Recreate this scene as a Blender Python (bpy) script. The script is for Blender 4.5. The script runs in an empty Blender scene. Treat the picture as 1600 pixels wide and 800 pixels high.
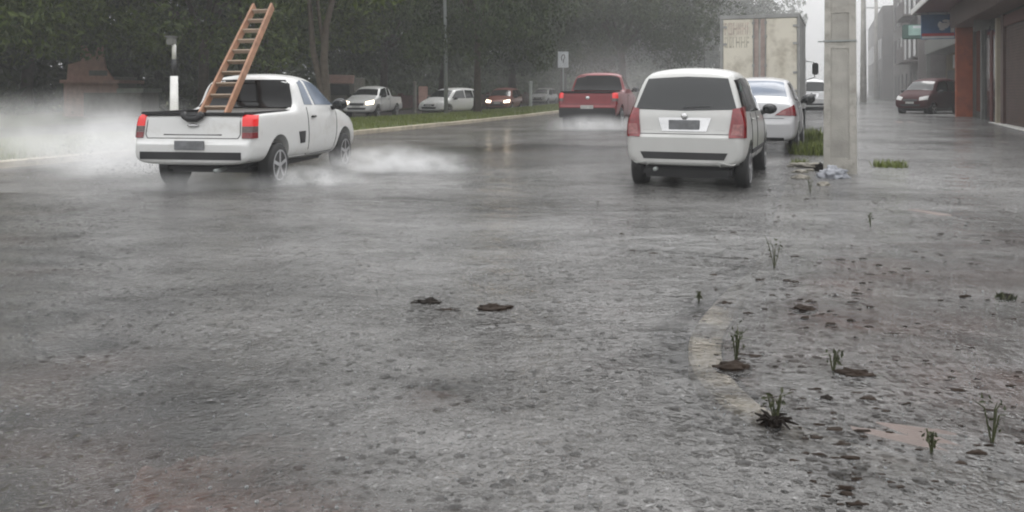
import bpy, bmesh, math, random
from mathutils import Vector, Matrix, noise
from mathutils.bvhtree import BVHTree
R = math.radians
random.seed(7)
sc = bpy.context.scene
C = sc.collection

# ---------------------------------------------------------------- camera, world, sun, exposure
F = 1300.0; CAMZ = 1.35; HY = 140.0
cd = bpy.data.cameras.new('camera'); cam = bpy.data.objects.new('camera', cd); C.objects.link(cam)
cam.location = (0, 0, CAMZ); cam.rotation_euler = (R(90), 0, 0)
cd.sensor_width = 36; cd.lens = 36 * F / 1600; cd.shift_y = (HY - 400) / 1600.0
cd.clip_start = .05; cd.clip_end = 4000
sc.camera = cam
SUN_EL, SUN_AZ = R(58), R(25)
w = bpy.data.worlds.new("World"); sc.world = w; w.use_nodes = True
nt = w.node_tree; nt.nodes.clear()
sky = nt.nodes.new('ShaderNodeTexSky'); sky.sky_type = 'NISHITA'; sky.sun_disc = False
sky.sun_elevation = SUN_EL; sky.sun_rotation = SUN_AZ; sky.dust_density = 4; sky.air_density = 1
hs = nt.nodes.new('ShaderNodeHueSaturation'); hs.inputs['Saturation'].default_value = .05
mx = nt.nodes.new('ShaderNodeMix'); mx.data_type = 'RGBA'; mx.inputs[0].default_value = .75
mx.inputs[7].default_value = (7.0, 7.05, 7.15, 1)
bg = nt.nodes.new('ShaderNodeBackground'); bg.inputs['Strength'].default_value = .12
wo = nt.nodes.new('ShaderNodeOutputWorld')
tcw = nt.nodes.new('ShaderNodeTexCoord'); sep = nt.nodes.new('ShaderNodeSeparateXYZ'); nt.links.new(tcw.outputs['Generated'], sep.inputs[0])
mrw = nt.nodes.new('ShaderNodeMapRange'); mrw.inputs[1].default_value = 0; mrw.inputs[2].default_value = .9; mrw.inputs[3].default_value = .85; mrw.inputs[4].default_value = 1.9
nt.links.new(sep.outputs[2], mrw.inputs[0])
vmw = nt.nodes.new('ShaderNodeVectorMath'); vmw.operation = 'SCALE'; vmw.inputs[0].default_value = (7.6, 7.65, 7.8); nt.links.new(mrw.outputs[0], vmw.inputs['Scale'])
nt.links.new(vmw.outputs[0], mx.inputs[7])
nt.links.new(sky.outputs[0], hs.inputs['Color']); nt.links.new(hs.outputs[0], mx.inputs[6])
nt.links.new(mx.outputs[2], bg.inputs['Color']); nt.links.new(bg.outputs[0], wo.inputs['Surface'])
sd = bpy.data.lights.new('sun', 'SUN'); sun = bpy.data.objects.new('sun', sd); C.objects.link(sun)
sd.energy = .6; sd.angle = R(25); sd.color = (1, .98, .95)
dv = Vector((math.sin(SUN_AZ) * math.cos(SUN_EL), math.cos(SUN_AZ) * math.cos(SUN_EL), math.sin(SUN_EL)))
sun.rotation_euler = dv.to_track_quat('Z', 'Y').to_euler()
vs = sc.view_settings
vs.view_transform = 'Standard'; vs.look = 'None'; vs.gamma = 1; vs.exposure = 0.5; vs.use_curve_mapping = False
sc.cycles.use_denoising = True
sc.cycles.max_bounces = 8; sc.cycles.transparent_max_bounces = 24; sc.cycles.volume_bounces = 3
sc.cycles.volume_step_rate = 2.0; sc.cycles.volume_max_steps = 80; sc.cycles.pixel_filter_type = 'BLACKMAN_HARRIS'; sc.cycles.filter_width = 2.0
sc.cycles.caustics_reflective = False; sc.cycles.caustics_refractive = False
sc.cycles.sample_clamp_indirect = 4

# ---------------------------------------------------------------- helpers
def tag(o, label=None, cat=None, group=None, kind=None):
    if label: o['label'] = label
    if cat: o['category'] = cat
    if group: o['group'] = group
    if kind: o['kind'] = kind
    return o
def empty(name, loc=(0, 0, 0), rz=0, label=None, cat=None, group=None):
    o = bpy.data.objects.new(name, None); C.objects.link(o); o.location = loc; o.rotation_euler = (0, 0, rz)
    return tag(o, label, cat, group)
def link(name, me, mat=None, parent=None, smooth=False, angle=None):
    o = bpy.data.objects.new(name, me); C.objects.link(o)
    if mat is not None and not me.materials: me.materials.append(mat)
    if parent: o.parent = parent
    if smooth:
        for p in me.polygons: p.use_smooth = True
    return o
def fin(name, bm, mat=None, parent=None, smooth=False, loc=None, normals=True):
    if normals: bmesh.ops.recalc_face_normals(bm, faces=bm.faces[:])
    me = bpy.data.meshes.new(name); bm.to_mesh(me); bm.free()
    o = link(name, me, mat, parent, smooth)
    if loc: o.location = loc
    return o
def box(bm, x0, x1, y0, y1, z0, z1, bev=0):
    m = Matrix.Translation(((x0+x1)/2, (y0+y1)/2, (z0+z1)/2)) @ Matrix.Diagonal((x1-x0, y1-y0, z1-z0, 1))
    r = bmesh.ops.create_cube(bm, size=1, matrix=m)
    if bev:
        es = list({e for v in r['verts'] for e in v.link_edges})
        bmesh.ops.bevel(bm, geom=es, offset=bev, segments=2, affect='EDGES')
def tube(bm, pts, rads, n=8):
    rings = []
    for i, p in enumerate(pts):
        p = Vector(p)
        a = Vector(pts[max(i-1, 0)]); b = Vector(pts[min(i+1, len(pts)-1)])
        t = (b - a).normalized()
        u = t.orthogonal().normalized() if i == 0 else (u - t * u.dot(t)).normalized()
        v = t.cross(u)
        r = rads[i] if hasattr(rads, '__len__') else rads
        rings.append([bm.verts.new(p + (u * math.cos(k*2*math.pi/n) + v * math.sin(k*2*math.pi/n)) * r) for k in range(n)])
    for a, b in zip(rings, rings[1:]):
        for k in range(n): bm.faces.new((a[k], a[(k+1) % n], b[(k+1) % n], b[k]))
    bm.faces.new(rings[0][::-1]); bm.faces.new(rings[-1])
def lathe(bm, prof, n=28, axis='X', c=(0, 0, 0)):
    """prof: (a, r) along axis"""
    rings = []
    for a, r in prof:
        ring = []
        for k in range(n):
            t = k*2*math.pi/n
            p = (a, r*math.cos(t), r*math.sin(t)) if axis == 'X' else (r*math.cos(t), r*math.sin(t), a)
            ring.append(bm.verts.new((p[0]+c[0], p[1]+c[1], p[2]+c[2])))
        rings.append(ring)
    for a, b in zip(rings, rings[1:]):
        for k in range(n): bm.faces.new((a[k], a[(k+1) % n], b[(k+1) % n], b[k]))
    bm.faces.new(rings[0][::-1]); bm.faces.new(rings[-1])
def sst(a, b, x):
    t = min(1, max(0, (x-a)/(b-a))); return t*t*(3-2*t)

# ---------------------------------------------------------------- materials
def nodes(name):
    m = bpy.data.materials.new(name); m.use_nodes = True
    return m, m.node_tree, m.node_tree.nodes['Principled BSDF']
def pm(name, col, rough=.5, metal=0, spec=.5, coat=0, var=.12, scale=3.0, bump=0, bscale=40, emis=None, es=0, alpha=1, dirt=None, dscale=1.5):
    m, t, b = nodes(name)
    b.inputs['Roughness'].default_value = rough; b.inputs['Metallic'].default_value = metal
    b.inputs['Specular IOR Level'].default_value = spec; b.inputs['Coat Weight'].default_value = coat
    b.inputs['Coat Roughness'].default_value = .08
    b.inputs['Alpha'].default_value = alpha
    tc = t.nodes.new('ShaderNodeTexCoord')
    n = t.nodes.new('ShaderNodeTexNoise'); n.inputs['Scale'].default_value = scale; n.inputs['Detail'].default_value = 5
    t.links.new(tc.outputs['Object'], n.inputs['Vector'])
    cr = t.nodes.new('ShaderNodeValToRGB')
    cr.color_ramp.elements[0].position = .3; cr.color_ramp.elements[1].position = .7
    cr.color_ramp.elements[0].color = tuple(c*(1-var) for c in col) + (1,)
    cr.color_ramp.elements[1].color = tuple(min(1, c*(1+var)) for c in col) + (1,)
    t.links.new(n.outputs['Fac'], cr.inputs[0])
    out = cr.outputs[0]
    if dirt:
        n2 = t.nodes.new('ShaderNodeTexNoise'); n2.inputs['Scale'].default_value = dscale; n2.inputs['Detail'].default_value = 8
        n2.inputs['Roughness'].default_value = .7
        t.links.new(tc.outputs['Object'], n2.inputs['Vector'])
        r2 = t.nodes.new('ShaderNodeValToRGB'); r2.color_ramp.elements[0].position = .5; r2.color_ramp.elements[1].position = .68
        t.links.new(n2.outputs['Fac'], r2.inputs[0])
        mi = t.nodes.new('ShaderNodeMix'); mi.data_type = 'RGBA'; mi.inputs[7].default_value = tuple(dirt) + (1,)
        t.links.new(r2.outputs[0], mi.inputs[0]); t.links.new(out, mi.inputs[6]); out = mi.outputs[2]
    t.links.new(out, b.inputs['Base Color'])
    if bump:
        n3 = t.nodes.new('ShaderNodeTexNoise'); n3.inputs['Scale'].default_value = bscale; n3.inputs['Detail'].default_value = 6
        t.links.new(tc.outputs['Object'], n3.inputs['Vector'])
        bp = t.nodes.new('ShaderNodeBump'); bp.inputs['Strength'].default_value = bump; bp.inputs['Distance'].default_value = .02
        t.links.new(n3.outputs['Fac'], bp.inputs['Height']); t.links.new(bp.outputs[0], b.inputs['Normal'])
    if emis:
        b.inputs['Emission Color'].default_value = tuple(emis) + (1,); b.inputs['Emission Strength'].default_value = es
    return m
M = {}
M['white'] = pm('white_paint', (.66, .66, .645), .32, coat=.5, var=.04, dirt=(.56, .55, .52), dscale=3)
M['silverwhite'] = pm('pearl_white_paint', (.50, .50, .48), .30, coat=.5, var=.04, dirt=(.5, .49, .47), dscale=2.5)
M['sedanwhite'] = pm('silver_white_paint', (.44, .44, .445), .3, coat=.5, var=.04)
M['silver'] = pm('silver_paint', (.50, .50, .50), .32, metal=.35, coat=.4, var=.05)
M['red'] = pm('red_paint', (.18, .006, .010), .35, coat=.3, var=.1)
M['darkred'] = pm('dark_red_paint', (.05, .010, .012), .6, spec=.2)
M['brown'] = pm('brown_red_paint', (.16, .05, .035), .3, coat=.5)
M['glass'] = pm('tinted_glass', (.012, .014, .014), .05, spec=.6, var=0)
M['tint'] = pm('black_tinted_glass', (.006, .006, .006), .12, spec=.25, var=0)
M['glass_lit'] = pm('lit_car_glass', (.15, .18, .23), .12, spec=.25, var=.2, scale=2)  # opaque pale blue, the light in the glass put into its colour
M['rubber'] = pm('tyre_rubber', (.018, .018, .018), .7, bump=.3)
M['plastic'] = pm('black_plastic', (.02, .02, .021), .55)
M['gap'] = pm('dark_seam', (.03, .03, .03), .8)
M['rim'] = pm('alloy_rim', (.45, .45, .46), .35, metal=.8)
M['chrome'] = pm('chrome', (.6, .6, .6), .18, metal=1)
M['tail'] = pm('tail_lamp_red', (.17, .006, .009), .15, coat=.6, var=.25, scale=14)
M['tail_on'] = pm('tail_lamp_glowing', (.5, .01, .01), .2, coat=.5, emis=(1, .04, .04), es=.22)
M['tail_clear'] = pm('tail_lamp_clear', (.24, .075, .07), .15, coat=.6, var=.3, scale=25)
M['tail_smoke'] = pm('tail_lamp_smoked', (.10, .07, .065), .2, coat=.5, var=.3, scale=25)
M['head'] = pm('headlamp', (.6, .6, .58), .12, coat=.6, var=.2, scale=20)
M['head_on'] = pm('headlamp_glowing', (.8, .8, .7), .2, emis=(1, .82, .6), es=3.2)
M['plate'] = pm('plate_grey', (.16, .165, .17), .5, var=.25, scale=12)
M['plate_pale'] = pm('plate_pale', (.42, .42, .40), .5, var=.15, scale=12)
M['bedliner'] = pm('black_bed_liner', (.014, .014, .015), .6)
M['wood'] = pm('ladder_wood', (.33, .175, .105), .55, var=.25, scale=9, bump=.2)
M['alum'] = pm('ladder_rung_wood', (.30, .23, .17), .6)
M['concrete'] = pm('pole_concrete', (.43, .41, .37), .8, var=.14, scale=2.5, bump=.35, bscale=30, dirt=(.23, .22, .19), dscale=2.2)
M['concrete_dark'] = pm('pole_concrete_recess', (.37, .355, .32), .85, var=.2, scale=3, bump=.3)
M['kerb'] = pm('kerb_stone', (.43, .38, .29), .7, var=.3, scale=4, bump=.3, dirt=(.24, .2, .15), dscale=2)
M['steel'] = pm('galvanised_steel', (.30, .32, .31), .5, metal=.3)
M['bark'] = pm('bark', (.055, .042, .03), .9, var=.35, scale=6, bump=.6, bscale=12)
M['bark_pale'] = pm('bark_pale', (.085, .07, .055), .9, var=.3, scale=6, bump=.6, bscale=12)
M['box'] = pm('cargo_box_paint', (.68, .64, .54), .55, var=.08, scale=.9, dirt=(.38, .34, .27), dscale=1.1)
M['box_side'] = pm('cargo_box_side', (.55, .55, .54), .55, var=.08, scale=.9, dirt=(.3, .29, .27), dscale=1.1)
M['box_trim'] = pm('cargo_box_trim', (.30, .30, .29), .5, var=.2)
M['rusttrim'] = pm('faded_red_trim', (.36, .29, .26), .6, var=.2, scale=6)
M['fade_red'] = pm('faded_red_lettering', (.50, .42, .36), .6, var=.3, scale=9)
M['fade_green'] = pm('faded_green_lettering', (.47, .44, .36), .6, var=.3, scale=9)
M['orange'] = pm('orange_red_plaster', (.34, .085, .035), .7, var=.18, scale=2, bump=.2, dirt=(.2, .06, .035))
M['shop_wall'] = pm('dark_shop_wall', (.055, .055, .05), .6, var=.25)
M['shutter'] = pm('brown_roller_shutter', (.095, .055, .045), .5, var=.2, scale=2)
M['frame_pale'] = pm('cream_door_frame', (.42, .37, .28), .6)
M['frame_grey'] = pm('grey_door_frame', (.17, .17, .16), .6)
M['frame_red'] = pm('dark_red_door', (.10, .025, .02), .55)
M['dark_open'] = pm('dark_shop_glass', (.016, .02, .02), .12)
M['white_trim'] = pm('white_trim', (.8, .79, .76), .6)
M['maroon'] = pm('maroon_soffit', (.085, .02, .022), .6)
M['blue'] = pm('blue_sign_face', (.05, .13, .27), .4, var=.2)
M['signwhite'] = pm('white_sign_face', (.6, .62, .64), .4)
M['signred'] = pm('red_sign_band', (.4, .05, .06), .4)
M['teal'] = pm('pale_green_sign_face', (.32, .48, .43), .4, var=.15)
M['teal_dark'] = pm('dark_green_sign_frame', (.05, .11, .09), .5)
M['yellow_wall'] = pm('faded_yellow_plaster', (.19, .16, .10), .8, var=.3, scale=1.2, dirt=(.1, .085, .07))
M['grey_wall'] = pm('grey_render_wall', (.17, .155, .15), .85, var=.15, scale=.5, dirt=(.11, .1, .1), dscale=.6)
M['house_pink'] = pm('pink_plaster', (.46, .29, .24), .8, var=.15)
M['house_grey'] = pm('grey_plaster', (.2, .19, .165), .8, var=.2)
M['roof_pale'] = pm('pale_roof', (.3, .32, .27), .7, var=.2)
M['brickred'] = pm('brick_red_wall', (.10, .035, .028), .85, var=.25)
M['rubble'] = pm('rubble', (.20, .185, .155), .85, var=.35, scale=7, bump=.5, bscale=20)
M['bag'] = pm('white_plastic_bag', (.30, .31, .34), .3, var=.15, scale=10, spec=.6)
M['debris'] = pm('wet_debris', (.012, .009, .007), .7, spec=.12, var=.4, scale=20, bump=.5)
M['mud'] = pm('wet_mud', (.026, .018, .013), .75, spec=.12, var=.3, scale=14, bump=.5)
M['splashwater'] = None
def leafmat(name, a, b, rough=.55):
    m, t, p = nodes(name)
    g = t.nodes.new('ShaderNodeNewGeometry'); cr = t.nodes.new('ShaderNodeValToRGB')
    cr.color_ramp.elements[0].color = a + (1,); cr.color_ramp.elements[1].color = b + (1,)
    t.links.new(g.outputs['Random Per Island'], cr.inputs[0]); t.links.new(cr.outputs[0], p.inputs['Base Color'])
    p.inputs['Roughness'].default_value = rough; p.inputs['Specular IOR Level'].default_value = .25
    return m
M['leaf'] = leafmat('leaves_mid', (.024, .042, .009), (.10, .135, .028))
M['leaf_dark'] = leafmat('leaves_dark', (.018, .030, .011), (.055, .078, .026))
M['leaf_grey'] = leafmat('leaves_grey_green', (.03, .042, .022), (.075, .09, .045))
M['grass'] = leafmat('grass_blades', (.09, .12, .022), (.19, .22, .055))
M['weed'] = leafmat('weed_leaves', (.028, .034, .016), (.06, .066, .03))

# ---------------------------------------------------------------- road frame
TH = R(21); D = Vector((math.sin(TH), math.cos(TH))); N = Vector((-math.cos(TH), math.sin(TH))); K = Vector((-4.66, 24.7))
def P2(s, n): return K + D*s + N*n
def SN(x, y):
    v = Vector((x, y)) - K; return v.dot(D), v.dot(N)
def gz(x, y): return .0062*max(0, min(y, 140)-12)*sst(-6, 3, x - .12*(y-20))
def P(s, n, dz=0):
    p = P2(s, n); return Vector((p.x, p.y, gz(p.x, p.y)+dz))
def px(pxx, Z, dz=0):
    x = (pxx-800)/F*Z; return Vector((x, Z, gz(x, Z)+dz))
def strip(name, ns, svals, fz, mat, kind='structure'):
    bm = bmesh.new(); rows = []
    for s in svals:
        rows.append([bm.verts.new(P(s, n, fz(s, n))) for n in ns])
    for a, b in zip(rows, rows[1:]):
        for i in range(len(ns)-1): bm.faces.new((a[i], a[i+1], b[i+1], b[i]))
    o = fin(name, bm, mat, smooth=True)
    tag(o, kind=kind); return o
def frange(a, b, st):
    r = []; x = a
    while x < b - 1e-6: r.append(x); x += st
    r.append(b); return r

# asphalt
def ground_mat(name, c0, c1, patch=None, pscale=.5, rough=.55, plo=.52, phi=.62):
    m, t, b = nodes(name)
    g = t.nodes.new('ShaderNodeNewGeometry')
    n = t.nodes.new('ShaderNodeTexNoise'); n.inputs['Scale'].default_value = 1.4; n.inputs['Detail'].default_value = 10; n.inputs['Roughness'].default_value = .72
    t.links.new(g.outputs['Position'], n.inputs['Vector'])
    cr = t.nodes.new('ShaderNodeValToRGB'); cr.color_ramp.elements[0].position = .35; cr.color_ramp.elements[1].position = .65
    cr.color_ramp.elements[0].color = c0+(1,); cr.color_ramp.elements[1].color = c1+(1,)
    t.links.new(n.outputs['Fac'], cr.inputs[0]); out = cr.outputs[0]
    if patch:
        n2 = t.nodes.new('ShaderNodeTexNoise'); n2.inputs['Scale'].default_value = pscale; n2.inputs['Detail'].default_value = 4
        t.links.new(g.outputs['Position'], n2.inputs['Vector'])
        r2 = t.nodes.new('ShaderNodeValToRGB'); r2.color_ramp.elements[0].position = plo; r2.color_ramp.elements[1].position = phi
        t.links.new(n2.outputs['Fac'], r2.inputs[0])
        mi = t.nodes.new('ShaderNodeMix'); mi.data_type = 'RGBA'; mi.inputs[7].default_value = patch+(1,)
        t.links.new(r2.outputs[0], mi.inputs[0]); t.links.new(out, mi.inputs[6]); out = mi.outputs[2]
    t.links.new(out, b.inputs['Base Color'])
    n3 = t.nodes.new('ShaderNodeTexNoise'); n3.inputs['Scale'].default_value = 30; n3.inputs['Detail'].default_value = 6
    t.links.new(g.outputs['Position'], n3.inputs['Vector'])
    bp = t.nodes.new('ShaderNodeBump'); bp.inputs['Strength'].default_value = .5; bp.inputs['Distance'].default_value = .02
    t.links.new(n3.outputs['Fac'], bp.inputs['Height']); t.links.new(bp.outputs[0], b.inputs['Normal'])
    b.inputs['Roughness'].default_value = rough
    return m
M['asphalt'] = ground_mat('wet_asphalt', (.035, .035, .035), (.07, .068, .066), (.09, .06, .05), .8, plo=.5, phi=.65)
M['paving'] = ground_mat('wet_paving', (.06, .042, .036), (.14, .105, .09), (.18, .10, .08), .6)
M['silt'] = ground_mat('red_silt', (.07, .05, .042), (.26, .155, .125), rough=.8)
M['earth'] = ground_mat('earth', (.05, .045, .03), (.09, .08, .05), rough=.9)
M['turf'] = ground_mat('turf', (.065, .085, .022), (.12, .14, .04), (.13, .11, .06), .5, rough=.9)

def water_mat():
    m = bpy.data.materials.new('flood_water'); m.use_nodes = True; t = m.node_tree; t.nodes.clear()
    L = t.links.new; nn = t.nodes.new
    g = nn('ShaderNodeNewGeometry')
    def noi(scale, detail=4, rough=.6, stretch=None, dist=0):
        n = nn('ShaderNodeTexNoise'); n.inputs['Scale'].default_value = scale; n.inputs['Detail'].default_value = detail
        n.inputs['Roughness'].default_value = rough; n.inputs['Distortion'].default_value = dist
        if stretch:
            mp = nn('ShaderNodeMapping'); mp.inputs['Scale'].default_value = stretch; mp.inputs['Rotation'].default_value = (0, 0, stretch[3] if len(stretch) > 3 else 0)
            mp.inputs['Scale'].default_value = stretch[:3]
            L(g.outputs['Position'], mp.inputs[0]); L(mp.outputs[0], n.inputs['Vector'])
        else: L(g.outputs['Position'], n.inputs['Vector'])
        return n
    def mth(op, a, b=None, c=None):
        x = nn('ShaderNodeMath'); x.operation = op
        for i, v in enumerate((a, b, c)):
            if v is None: continue
            if isinstance(v, (int, float)): x.inputs[i].default_value = v
            else: L(v, x.inputs[i])
        return x.outputs[0]
    # rain rings: sine ripples round random drop points, two sizes
    def rings(scale, freq, seed):
        v = nn('ShaderNodeTexVoronoi'); v.voronoi_dimensions = '2D'; v.inputs['Scale'].default_value = scale
        mp = nn('ShaderNodeMapping'); mp.inputs['Location'].default_value = (seed, seed*.7, 0)
        L(g.outputs['Position'], mp.inputs[0]); L(mp.outputs[0], v.inputs['Vector'])
        d = v.outputs['Distance']
        s = mth('SINE', mth('MULTIPLY', d, freq))
        fall = mth('MAXIMUM', mth('SUBTRACT', 1.0, mth('MULTIPLY', d, 2.2)), 0.0)
        sc_ = nn('ShaderNodeSeparateColor'); L(v.outputs['Color'], sc_.inputs[0])
        return mth('MULTIPLY', mth('MULTIPLY', mth('MULTIPLY', s, fall), fall), sc_.outputs[1])
    r1 = rings(5.5, 34, 3.1); r2 = rings(9, 26, 11.7); r3 = rings(17, 20, 7.7)
    w1 = noi(9, 5, .68, (1, 1.1, 1)); w2 = noi(2.2, 3, .5, (1, 1.3, 1), .6); w3 = noi(.55, 2, .5, (1, 1.3, 1))
    w4 = noi(30, 4, .7)
    h = mth('ADD', mth('MULTIPLY', r1, 1.0), mth('MULTIPLY', r2, .7))
    h = mth('ADD', h, mth('MULTIPLY', r3, .35))
    h = mth('ADD', h, mth('MULTIPLY', w1.outputs['Fac'], 3.0))
    h = mth('ADD', h, mth('MULTIPLY', w4.outputs['Fac'], .6))
    cm_ = noi(.45, 4, .6); cmr = nn('ShaderNodeMapRange'); cmr.inputs[1].default_value = .38; cmr.inputs[2].default_value = .6; cmr.inputs[3].default_value = .3; cmr.inputs[4].default_value = 1.25; L(cm_.outputs['Fac'], cmr.inputs[0]); h = mth('MULTIPLY', h, cmr.outputs[0])
    h = mth('ADD', h, mth('MULTIPLY', w2.outputs['Fac'], 4.5))
    h = mth('ADD', h, mth('MULTIPLY', w3.outputs['Fac'], 7))
    bp = nn('ShaderNodeBump'); bp.inputs['Strength'].default_value = 1.0; bp.inputs['Distance'].default_value = .010
    # drop craters: narrow pits
    v = nn('ShaderNodeTexVoronoi'); v.voronoi_dimensions = '2D'; v.inputs['Scale'].default_value = 13; L(g.outputs['Position'], v.inputs['Vector'])
    v2 = nn('ShaderNodeTexVoronoi'); v2.voronoi_dimensions = '2D'; v2.inputs['Scale'].default_value = 7; L(g.outputs['Position'], v2.inputs['Vector'])
    cl = noi(1.3, 3, .6); clr = nn('ShaderNodeMapRange'); clr.inputs[1].default_value = .42; clr.inputs[2].default_value = .66; L(cl.outputs['Fac'], clr.inputs[0])
    v3 = nn('ShaderNodeTexVoronoi'); v3.voronoi_dimensions = '2D'; v3.inputs['Scale'].default_value = 21; L(g.outputs['Position'], v3.inputs['Vector'])
    for vv, rad, amp in ((v, .30, 2.3), (v2, .24, 4.2), (v3, .34, .9)):
        sep = nn('ShaderNodeSeparateColor'); L(vv.outputs['Color'], sep.inputs[0])
        pit = mth('MAXIMUM', mth('SUBTRACT', 1.0, mth('DIVIDE', vv.outputs['Distance'], mth('MULTIPLY', sep.outputs[0], rad))), 0.0)
        h = mth('SUBTRACT', h, mth('MULTIPLY', mth('MULTIPLY', pit, amp), mth('ADD', .4, clr.outputs[0])))
    L(h, bp.inputs['Height'])
    # murk colour: grey-brown run-off, paler where it is churned
    c1 = noi(.38, 6, .62, (1, 1.5, 1)); cr = nn('ShaderNodeValToRGB')
    cr.color_ramp.elements[0].position = .34; cr.color_ramp.elements[0].color = (.055, .053, .05, 1)
    cr.color_ramp.elements[1].position = .68; cr.color_ramp.elements[1].color = (.185, .18, .175, 1)
    L(c1.outputs['Fac'], cr.inputs[0])
    sp = noi(26, 5, .75); r4 = nn('ShaderNodeValToRGB'); r4.color_ramp.elements[0].position = .56; r4.color_ramp.elements[1].position = .72
    L(sp.outputs['Fac'], r4.inputs[0])
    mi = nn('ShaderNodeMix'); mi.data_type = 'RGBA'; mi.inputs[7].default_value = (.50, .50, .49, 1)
    fa = nn('ShaderNodeAttribute'); fa.attribute_name = 'foam_sheen'  # real foam plus a painted reflection over the sidewalk water
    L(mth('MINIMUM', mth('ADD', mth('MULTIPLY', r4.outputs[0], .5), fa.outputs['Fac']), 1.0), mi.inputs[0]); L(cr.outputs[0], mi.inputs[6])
    # streaks of clearer, darker water between the churned patches
    dk = noi(2.6, 6, .66, (1, 1.7, 1), .5); dr_ = nn('ShaderNodeMapRange'); dr_.inputs[1].default_value = .52; dr_.inputs[2].default_value = .68; L(dk.outputs['Fac'], dr_.inputs[0])
    dk2 = noi(16, 5, .75, (1, 1.2, 1), .3); dr2 = nn('ShaderNodeMapRange'); dr2.inputs[1].default_value = .55; dr2.inputs[2].default_value = .68; L(dk2.outputs['Fac'], dr2.inputs[0])
    dkk = mth('MINIMUM', mth('ADD', mth('MULTIPLY', dr_.outputs[0], .5), mth('MULTIPLY', dr2.outputs[0], .45)), .8)
    mj = nn('ShaderNodeMix'); mj.data_type = 'RGBA'; mj.inputs[7].default_value = (.03, .029, .026, 1); L(dkk, mj.inputs[0]); L(mi.outputs[2], mj.inputs[6]); mi = mj
    dif = nn('ShaderNodeBsdfDiffuse'); L(mi.outputs[2], dif.inputs['Color']); L(bp.outputs[0], dif.inputs['Normal'])
    tr = nn('ShaderNodeBsdfTransparent')
    ms = nn('ShaderNodeMixShader')
    a1 = noi(1.1, 5, .65); at = nn('ShaderNodeAttribute'); at.attribute_name = 'depth'
    dd = mth('MULTIPLY', at.outputs['Fac'], mth('ADD', .35, mth('MULTIPLY', a1.outputs['Fac'], 1.4)))
    op = mth('SUBTRACT', 1.0, mth('POWER', 2.718, mth('MULTIPLY', dd, -26.0)))   # turbid water hides what lies deep
    L(op, ms.inputs[0]); L(tr.outputs[0], ms.inputs[1]); L(dif.outputs[0], ms.inputs[2])
    gl = nn('ShaderNodeBsdfGlossy'); gl.inputs['Roughness'].default_value = .07; L(bp.outputs[0], gl.inputs['Normal'])
    fr = nn('ShaderNodeFresnel'); fr.inputs['IOR'].default_value = 1.47; L(bp.outputs[0], fr.inputs['Normal'])
    m2 = nn('ShaderNodeMixShader'); L(fr.outputs[0], m2.inputs[0]); L(ms.outputs[0], m2.inputs[1]); L(gl.outputs[0], m2.inputs[2])
    o = nn('ShaderNodeOutputMaterial'); L(m2.outputs[0], o.inputs['Surface'])
    return m
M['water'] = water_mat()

# ---------------------------------------------------------------- ground, road, kerbs, sidewalk, water
sv = frange(-60, 40, 2) + frange(44, 300, 8)
bm = bmesh.new()
ext = [-3000, -400, -150] + list(range(-100, 141, 10)) + [200, 500, 3000]
rows = [[bm.verts.new((x, y, gz(x, y)-.35)) for x in ext] for y in ext]
for a, b in zip(rows, rows[1:]):
    for i in range(len(ext)-1): bm.faces.new((a[i], a[i+1], b[i+1], b[i]))
tag(fin('ground', bm, M['earth'], smooth=True), kind='structure')
strip('road', frange(-30, .05, 1), sv, lambda s, n: -.11, M['asphalt'])
def medz(s, n): return .07 + .10*math.sin(math.pi*max(0, min(1, (n-.2)/5.4))) + .03*noise.noise((s*.4, n*.6, 2))
strip('median_turf', frange(.18, 5.6, .6), sv, medz, M['turf'])
strip('far_road', frange(5.75, 13.6, 1), sv, lambda s, n: -.05, M['asphalt'])
strip('park_turf', [13.8, 15, 18, 25, 40, 90], sv, lambda s, n: .02+.03*noise.noise((s*.2, n*.3, 5)) - (.02 if n > 80 else 0), M['turf'])
def sweep_kerb(name, pts, w_, h0, h1, label):
    bm = bmesh.new(); prof = [(-w_/2, h0), (-w_/2, h1-.025), (-w_/2+.03, h1), (w_/2-.02, h1), (w_/2, h1-.02), (w_/2, h0)]
    rings = []
    for i, p in enumerate(pts):
        p = Vector(p); a = Vector(pts[max(0, i-1)]); b = Vector(pts[min(len(pts)-1, i+1)])
        t = (b-a).normalized(); q = Vector((t.y, -t.x))
        rings.append([bm.verts.new((p.x+q.x*u, p.y+q.y*u, gz(p.x, p.y)+z + .012*noise.noise((p.x*2, p.y*2, 0)) + .010*noise.noise((p.x*9, p.y*9, u*30)))) for u, z in prof])
    for a, b in zip(rings, rings[1:]):
        for i in range(len(prof)-1): bm.faces.new((a[i], a[i+1], b[i+1], b[i]))
    o = fin(name, bm, M['kerb']); tag(o, kind='structure'); return o
sweep_kerb('median_kerb', [P2(s, .09) for s in frange(-50, 150, 1.5)], .18, -.15, .13, '')
sweep_kerb('far_kerb', [P2(s, 5.68) for s in frange(-50, 150, 3)], .16, -.1, .12, '')
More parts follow.
